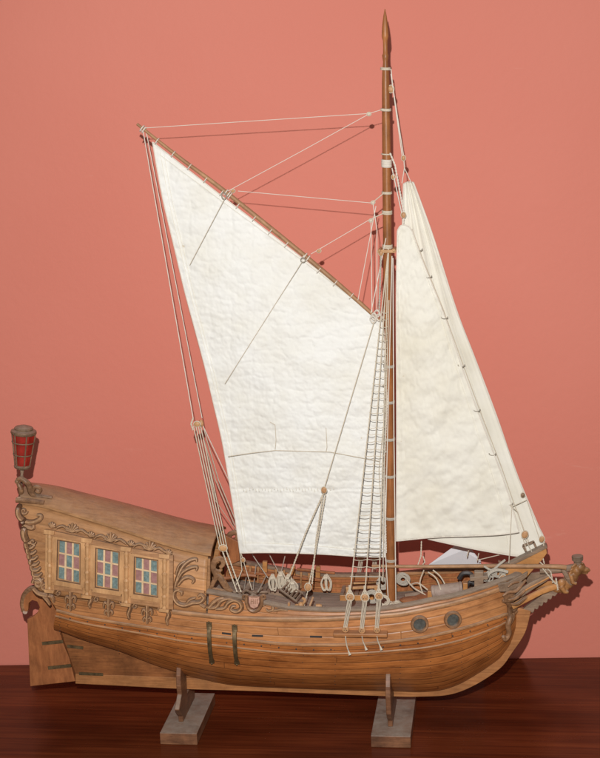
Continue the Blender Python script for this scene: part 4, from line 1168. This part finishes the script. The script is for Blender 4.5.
# ================================================================ on deck
def DP(u, v):
    """deck point seen at photo pixel (u, v)"""
    d = (P(u, v, 0) - camv).normalized(); z = .17
    for _ in range(12):
        p = camv + d * ((z - camv.z) / d.z); z = deckz(max(min(p.x, .15), -.27))
    return p
def hank(u, v, y, h=.02, wd=.006, name='rope_hank', turns=5, mat=None, sd=0):
    rnd = random.Random(sd); mb = MB(); c = P(u, v, y)
    for k in range(turns):
        dx, dy = rnd.uniform(-wd, wd) * .6, rnd.uniform(-.003, .003); hh = h * rnd.uniform(.8, 1.1)
        pts = [c + Vector((dx * .3, dy, h / 2)), c + Vector((dx - wd * .5, dy, 0)), c + Vector((dx - wd * .2, dy, -hh / 2)), c + Vector((dx + wd * .3, dy, -hh / 2)), c + Vector((dx + wd * .5, dy, 0)), c + Vector((dx * .3, dy, h / 2))]
        mb.tube(smooth_pts(pts, 5), .0009, 6)
    mb.tube([c + Vector((-.0025, -.002, h * .28)), c + Vector((.0025, -.002, h * .30))], .0022, 6)
    mb.build(name, mat or m_rope, ship)
hank(273, 582, .0, .022, .006, sd=1); hank(281, 580, .0, .024, .006, sd=2); hank(289, 582, .0, .022, .006, sd=3); hank(326, 582, .03, .022, .007, sd=4, turns=7)
hank(293, 586, -.01, .014, .006, sd=5)
def coil(u, v, y, r=.008, n=4, tiltv=True, mat=None, sd=0):
    rnd = random.Random(sd); mb = MB(); c = P(u, v, y)
    for k in range(n):
        rr = r * (1 - .13 * k)
        for q in range(2):
            o = Vector((rnd.uniform(-1, 1), rnd.uniform(-1, 1), rnd.uniform(-1, 1))) * .0008
            ring = []
            for i in range(21):
                a = 2 * math.pi * i / 20
                ring.append(c + o + (Vector((math.cos(a) * rr, -.001 * q, math.sin(a) * rr)) if tiltv else Vector((math.cos(a) * rr, math.sin(a) * rr, .0016 * q))))
            mb.tube(ring, .0009, 6)
    mb.build('rope_coil', mat or m_rope, ship)
coil(403, 579, .03, .0085, 5, sd=2, mat=m_rope2); coil(383, 583, .01, .008, 5, sd=3, mat=m_rope2); coil(372, 597, -.02, .009, 4, sd=5, mat=m_rope2)
coil(389, 604, -.012, .005, 3, False, sd=6); coil(397.5, 604, -.012, .006, 3, False, sd=7)
coil(384, 600, -.03, .007, 3, sd=8)
hank(496, 572, -.01, .012, .012, sd=9, turns=9, mat=m_rope2); hank(487, 577, -.01, .01, .009, sd=11, turns=6, mat=m_rope2)
# pin rail, posts on the far bulwark
for s in (1,):
    for u, v0, v1 in ((265, 561, 577), (293, 566, 579), (318, 566, 580)):
        p0, p1 = P(u, v0, .058), P(u, v1, .058); mb = MB(); mb.beam(p0, p1, .006, .0065); mb.build('timberhead', m_oran, hull, smooth=False, bevel=.0006)
mb = MB(); mb.beam(P(245, 572, .05), P(322, 580, .054), .005, .004); mb.build('pin_rail', m_rud, hull, smooth=False, bevel=.0005); mb = MB(); mb.beam(P(297, 569, .055), P(335, 573, .058), .004, .003); mb.build('pin_rail', m_rud, hull, smooth=False, bevel=.0005)
for u in (250, 258, 276, 284, 301, 309): mb = MB(); mb.lathe(P(u, 566 + (u - 250) * .12, .05), P(u, 582 + (u - 250) * .12, .05), [(0, .0018), (.3, .0018), (.35, .0009), (1, .0009)], 8); mb.build('belaying_pin', m_block, hull)
# grating / companion hatch aft
def hatch(u, v, w_, d_, h, name, mat, mat2=None, yaw=0):
    p = DP(u, v); mb = MB(); z0 = deckz(p.x)
    mb.box(Vector((p.x, p.y, z0 + h / 2)), Vector((w_ / 2, 0, 0)), Vector((0, d_ / 2, 0)), Vector((0, 0, h / 2)))
    o = mb.build(name, mat, ship, smooth=False, bevel=.001)
    mb = MB(); n = max(3, int(w_ / .006))
    for k in range(n):
        x = -w_ / 2 + w_ * (k + .5) / n; mb.box(Vector((p.x + x, p.y, z0 + h + .0012)), Vector((w_ / n * .38, 0, 0)), Vector((0, d_ / 2 * 1.03, 0)), Vector((0, 0, .0012)))
    mb.build('hatch_boards', mat2 or mat, o, smooth=False, bevel=.0003); return o
hatch(358, 597, .046, .04, .010, 'hatch', m_oran, m_grey)
hatch(282, 592, .05, .045, .006, 'grating', m_grey, m_grey)
mb = MB(); mb.beam(P(346, 588, .0), P(378, 586.5, .0), .005, .0036); mb.beam(P(348, 588, 0), P(348, 600, 0), .004, .004); mb.beam(P(376, 587, 0), P(376, 600, 0), .004, .004)
mb.beam(P(352, 583, .02), P(380, 581.5, .02), .004, .003)
mb.build('sheet_horse', m_light, ship, smooth=False, bevel=.0005)
# ladder lying on the deck
mb = MB(); a, b, c, d = P(279, 589, -.02), P(297, 602, -.035), P(287, 582, 0), P(303, 594, -.012)
mb.tube([a, b], .0016, 8); mb.tube([c, d], .0016, 8)
for k in range(6): f = (k + .5) / 6; mb.tube([a.lerp(b, f), c.lerp(d, f)], .0012, 6)
mb.build('ladder', m_grey, ship)
# near bracket (carved knight) beside rail
mb = MB(); mb.box(P(298, 609, -.067), Vector((.013, 0, 0)), Vector((0, .003, 0)), Vector((0, 0, .0022)))
mb.beam(P(289, 602, -.066), P(289, 611, -.066), .005, .003); mb.beam(P(307.5, 612, -.064), P(313, 597, -.05), .004, .0026)
mb.build('rail_bracket', m_trim, ship, smooth=False, bevel=.0005)
mb = MB()
for u, v in ((301, 605), (297, 607)): mb.ell(P(u, v, -.060), (.0042, .004, .0044))
mb.tube(smooth_pts([P(303, 604, -.06), P(305, 600, -.06), P(302, 598, -.06)], 4), .0018, 7)
mb.build('cleat', m_block, ship)
mb = MB(); mb.lathe(P(316, 606, -.03), P(322, 606, -.03), [(0, .003), (.6, .003), (1, .0018)], 12); mb.build('deck_roller', m_block, ship)
# tripod of spars / helm bits at the quarterdeck
mb = MB()
for a, b in (((236, 597, -.04), (252, 586, .0)), ((246, 600, -.04), (262, 588, .0)), ((240, 586, 0), (262, 600, -.04)), ((249, 583, 0), (238, 600, -.03)), ((232, 592, 0), (268, 592, .01))): mb.tube([P(*a), P(*b)], .0022, 8)
mb.build('deck_spars', m_grey, ship, remesh=.001)
for a, b in (((252, 554, .05), (268, 578, .03)), ((269, 554, .05), (279, 573, .02)), ((285, 556, .05), (281, 573, .02)), ((266, 576, .03), (258, 592, -.02)), ((247, 572, .03), (243, 596, -.03)), ((293, 579, .0), (297, 588, -.02)), ((256, 565, .05), (253, 590, 0))): rope([a, b], .0007, m_rope2)
mb = MB(); c = P(231, 556, .02)
mb.tube([c + Vector((math.cos(a) * .013, 0, math.sin(a) * .013)) for a in [2 * math.pi * i / 24 for i in range(25)]], .0012, 6)
for k in range(8): a = math.pi * k / 4; mb.tube([c, c + Vector((math.cos(a) * .016, 0, math.sin(a) * .016))], .0008, 6)
# tiller instead of a wheel: a curved bar from the cabin
mb = MB(); mb.tube(smooth_pts([P(214, 578, .0), P(228, 578, 0), P(243, 575, 0), (P(256, 576, 0))], 5), .0024, 8); mb.build('tiller', m_rud, ship)
# hold planks on the far bulwark inside (ceiling strakes)
for s in (1,):
    for dz in (-.006, -.013, -.020):
        pts = [inner(L3.pt(t, s), .0058) + Vector((0, 0, dz)) for t in TB[:-8]]
        mb = MB(); sweep(mb, pts, .0016, .0045, s); mb.build('ceiling_strake', m_rud, hull)
# windlass
mb = MB(); a, b = P(432, 592.5, -.012), P(463, 588, -.012)
mb.lathe(a, b, [(0, .0085), (.03, .0098), (.1, .0098), (.12, .0092), (.9, .0088), (.93, .0096), (1, .0085)], 16)
wl = mb.build('windlass', m_wind, ship, angle=30)
for (u, v0, v1) in ((430, 590, 606), (465.5, 582, 600)):
    mb = MB(); mb.beam(P(u, v0, -.012), P(u, v1, -.012), .010, .006)
    mb.build('windlass_post', m_oran, wl, smooth=False, bevel=.0006)
mb = MB(); mb.beam(P(479, 571, -.022), P(479, 600, -.022), .010, .012, Vector((0, 1, 0))); mb.beam(P(470, 578, -.022), P(488, 576, -.022), .013, .005)
mb.build('riding_bitt', m_grey, ship, smooth=False, bevel=.001)
mb = MB(); mb.tube(smooth_pts([P(459, 579, .0), P(463, 573.5, 0), P(470, 573.5, 0), P(474, 579, 0), P(473, 585, 0)], 5), .0032, 8)
mb.tube(smooth_pts([P(466, 588, -.01), P(470, 582, -.01), P(474, 584, -.01)], 4), .0026, 8); mb.build('anchor_fluke', m_dark, ship)
mb = MB(); mb.lathe(P(405, 598, .005), P(421, 595, .005), [(0, .004), (.05, .006), (.8, .0052), (1, .003)], 14); mb.build('swivel_gun', m_grey, ship)
mb = MB(); mb.ell(P(414, 600, -.01), (.02, .012, .004)); mb.ell(P(425, 597, .0), (.014, .016, .004)); mb.build('canvas_bundle', m_rud, ship, remesh=.0012)
block(503, 579, -.015, .0055, .4); block(497, 582, -.02, .004, 1.0)
mb = MB(); mb.tube(smooth_pts([P(484, 566, -.015), P(492, 570, -.015), P(500, 564, -.015), P(505, 560, -.01)], 5), .0016, 7)
mb.tube(smooth_pts([P(486, 580, -.02), P(490, 573, -.02), P(498, 570, -.02), P(508, 572, -.018)], 5), .0022, 7); mb.build('furled_line', m_rope2, ship)
# loose lines forward
for pts in ([(421.5, 541, 0), (421, 556, 0), (418, 565, -.01)], [(423, 556, 0), (425, 562, 0), (421, 567, -.01)]): rope(pts, .0009, m_rope)
mb = MB(); mb.tube(smooth_pts([P(433, 570, -.01), (P(440, 576, -.01)), P(445, 585, -.01), P(444, 592, -.02)], 5), .0009, 6); mb.tube(smooth_pts([P(428, 572, -.01), P(436, 578, -.01), P(441, 590, -.02)], 5), .0009, 6)
mb.tube(smooth_pts([P(407, 580, .02), P(414, 588, .01), P(424, 594, .0), P(430, 600, -.01)], 5), .0011, 6); mb.tube(smooth_pts([P(424, 570, .0), P(420, 582, .0), P(423, 594, -.01)], 5), .0008, 6)
mb.tube(smooth_pts([P(410, 585, .02), P(418, 583, .01), P(428, 590, .0)], 5), .0010, 6); mb.build('loose_line', m_rope, ship)
for u, v in ((469, 549), (479, 553)):
    rope([(u, v, .05), (u - 2, v + 8, .05)], .0008, m_rope, name='rigging_pin')
rope([(478, 560, .03), (503, 554, .03)], .0006, m_rope)
# far bow rail stub beside card
mb = MB(); mb.beam(P(398, 573.5, .062), P(500, 570, .045), .004, .0044); mb.build('inner_rail', m_trim, hull, smooth=False, bevel=.0006)

# ================================================================ display stands
def stand(u0, u1, fb, label, hx):
    """u0,u1 = front corners; upright plate at hx"""
    def PT(u, v, z):
        d = (P(u, v, 0) - camv); return camv + d * ((z - camv.z) / d.z)
    A, B = PT(u0, fb, 0), PT(u1, fb, 0); cx = (A.x + B.x) / 2; wdt = (B.x - A.x); yf = (A.y + B.y) / 2
    root = empty('display_stand', (cx, yf + .065, 0), label, 'model stand', 'wooden stands under the ship')
    ang = math.radians(0)
    mb = MB(); mb.box(Vector((cx, yf + .066, .0085)), Vector((wdt / 2, 0, 0)), Vector((0, .066, 0)), Vector((0, 0, .0082)))
    mb.build('base', m_stand, root, smooth=False, bevel=.0009)
    # upright cradle plate in the YZ plane following the hull section
    t = (hx - LW.xs) / (LW.xe - LW.xs); sec = section(t, -1, 16)
    def hy(z): # half breadth of hull at height z
        return float(np.interp(z, [p.z for p in sec], [abs(p.y) for p in sec])) if z > sec[0].z else 0
    zt = .088; outl = []
    ins = [(-hy(z) - .0006, z) for z in np.linspace(zt - .004, sec[0].z + .004, 12)]
    ins.append((-.006, sec[0].z - .001)); ins.append((-.006, .0445)); full_in = ins + [(-y, z) for y, z in ins[::-1]]
    yt = ins[0][0]
    L_out = [(-.040, .0168), (-.041, .026), (-.050, .033), (-.061, .044), (yt - .017, .057), (yt - .020, .070), (yt - .018, .084), (yt - .012, .096), (yt - .007, .100), (yt - .002, .098), (yt - .0005, .090)]
    pts = L_out + full_in + [(-y, z) for y, z in L_out[::-1]]
    bmx = bmesh.new(); vs = [bmx.verts.new((hx - .0035, y, z)) for y, z in pts]; f = bmx.faces.new(vs)
    ex = bmesh.ops.extrude_face_region(bmx, geom=[f]); bmesh.ops.translate(bmx, verts=[e for e in ex['geom'] if isinstance(e, bmesh.types.BMVert)], vec=(.0065, 0, 0))
    bmesh.ops.triangulate(bmx, faces=[f for f in bmx.faces if len(f.verts) > 4]); bmesh.ops.recalc_face_normals(bmx, faces=bmx.faces)
    me = bpy.data.meshes.new('cradle'); bmx.to_mesh(me); bmx.free(); me.materials.append(m_stand)
    o = bpy.data.objects.new('cradle', me); COL.objects.link(o); o.parent = root; o.location = -root.location
    md = o.modifiers.new('bevel', 'BEVEL'); md.width = .0008; md.limit_method = 'ANGLE'
stand(160, 197.5, 745, 'dusty wooden stand holding the ship under its brass brackets near the stern', -.287)
stand(371, 411, 748, 'dusty wooden stand holding the ship below its mast and portholes', -.002)

# ================================================================ white card behind the ship
mb = MB()
def cardp(u, v): return P(u, v, .088 - (566 - v) * .0003)
tp = [cardp(429, 564.5), cardp(454.5, 546), cardp(470, 547.5), cardp(481, 561)]
c0 = [Vector((tp[0].x - .016, .195, .0005)), Vector((tp[3].x + .002, .195, .0005))]
fr = [c0[0]] + tp + [c0[1]]
mb.face(fr); mb.face([p + Vector((0, .0006, 0)) for p in fr][::-1])
for i in range(len(fr)): a, b = fr[i], fr[(i + 1) % len(fr)]; mb.face([a, b, b + Vector((0, .0006, 0)), a + Vector((0, .0006, 0))])
cd = mb.build('folded_card', m_paper, smooth=False); cd['label'] = 'white folded paper card standing behind the bow of the ship'; cd['category'] = 'card'
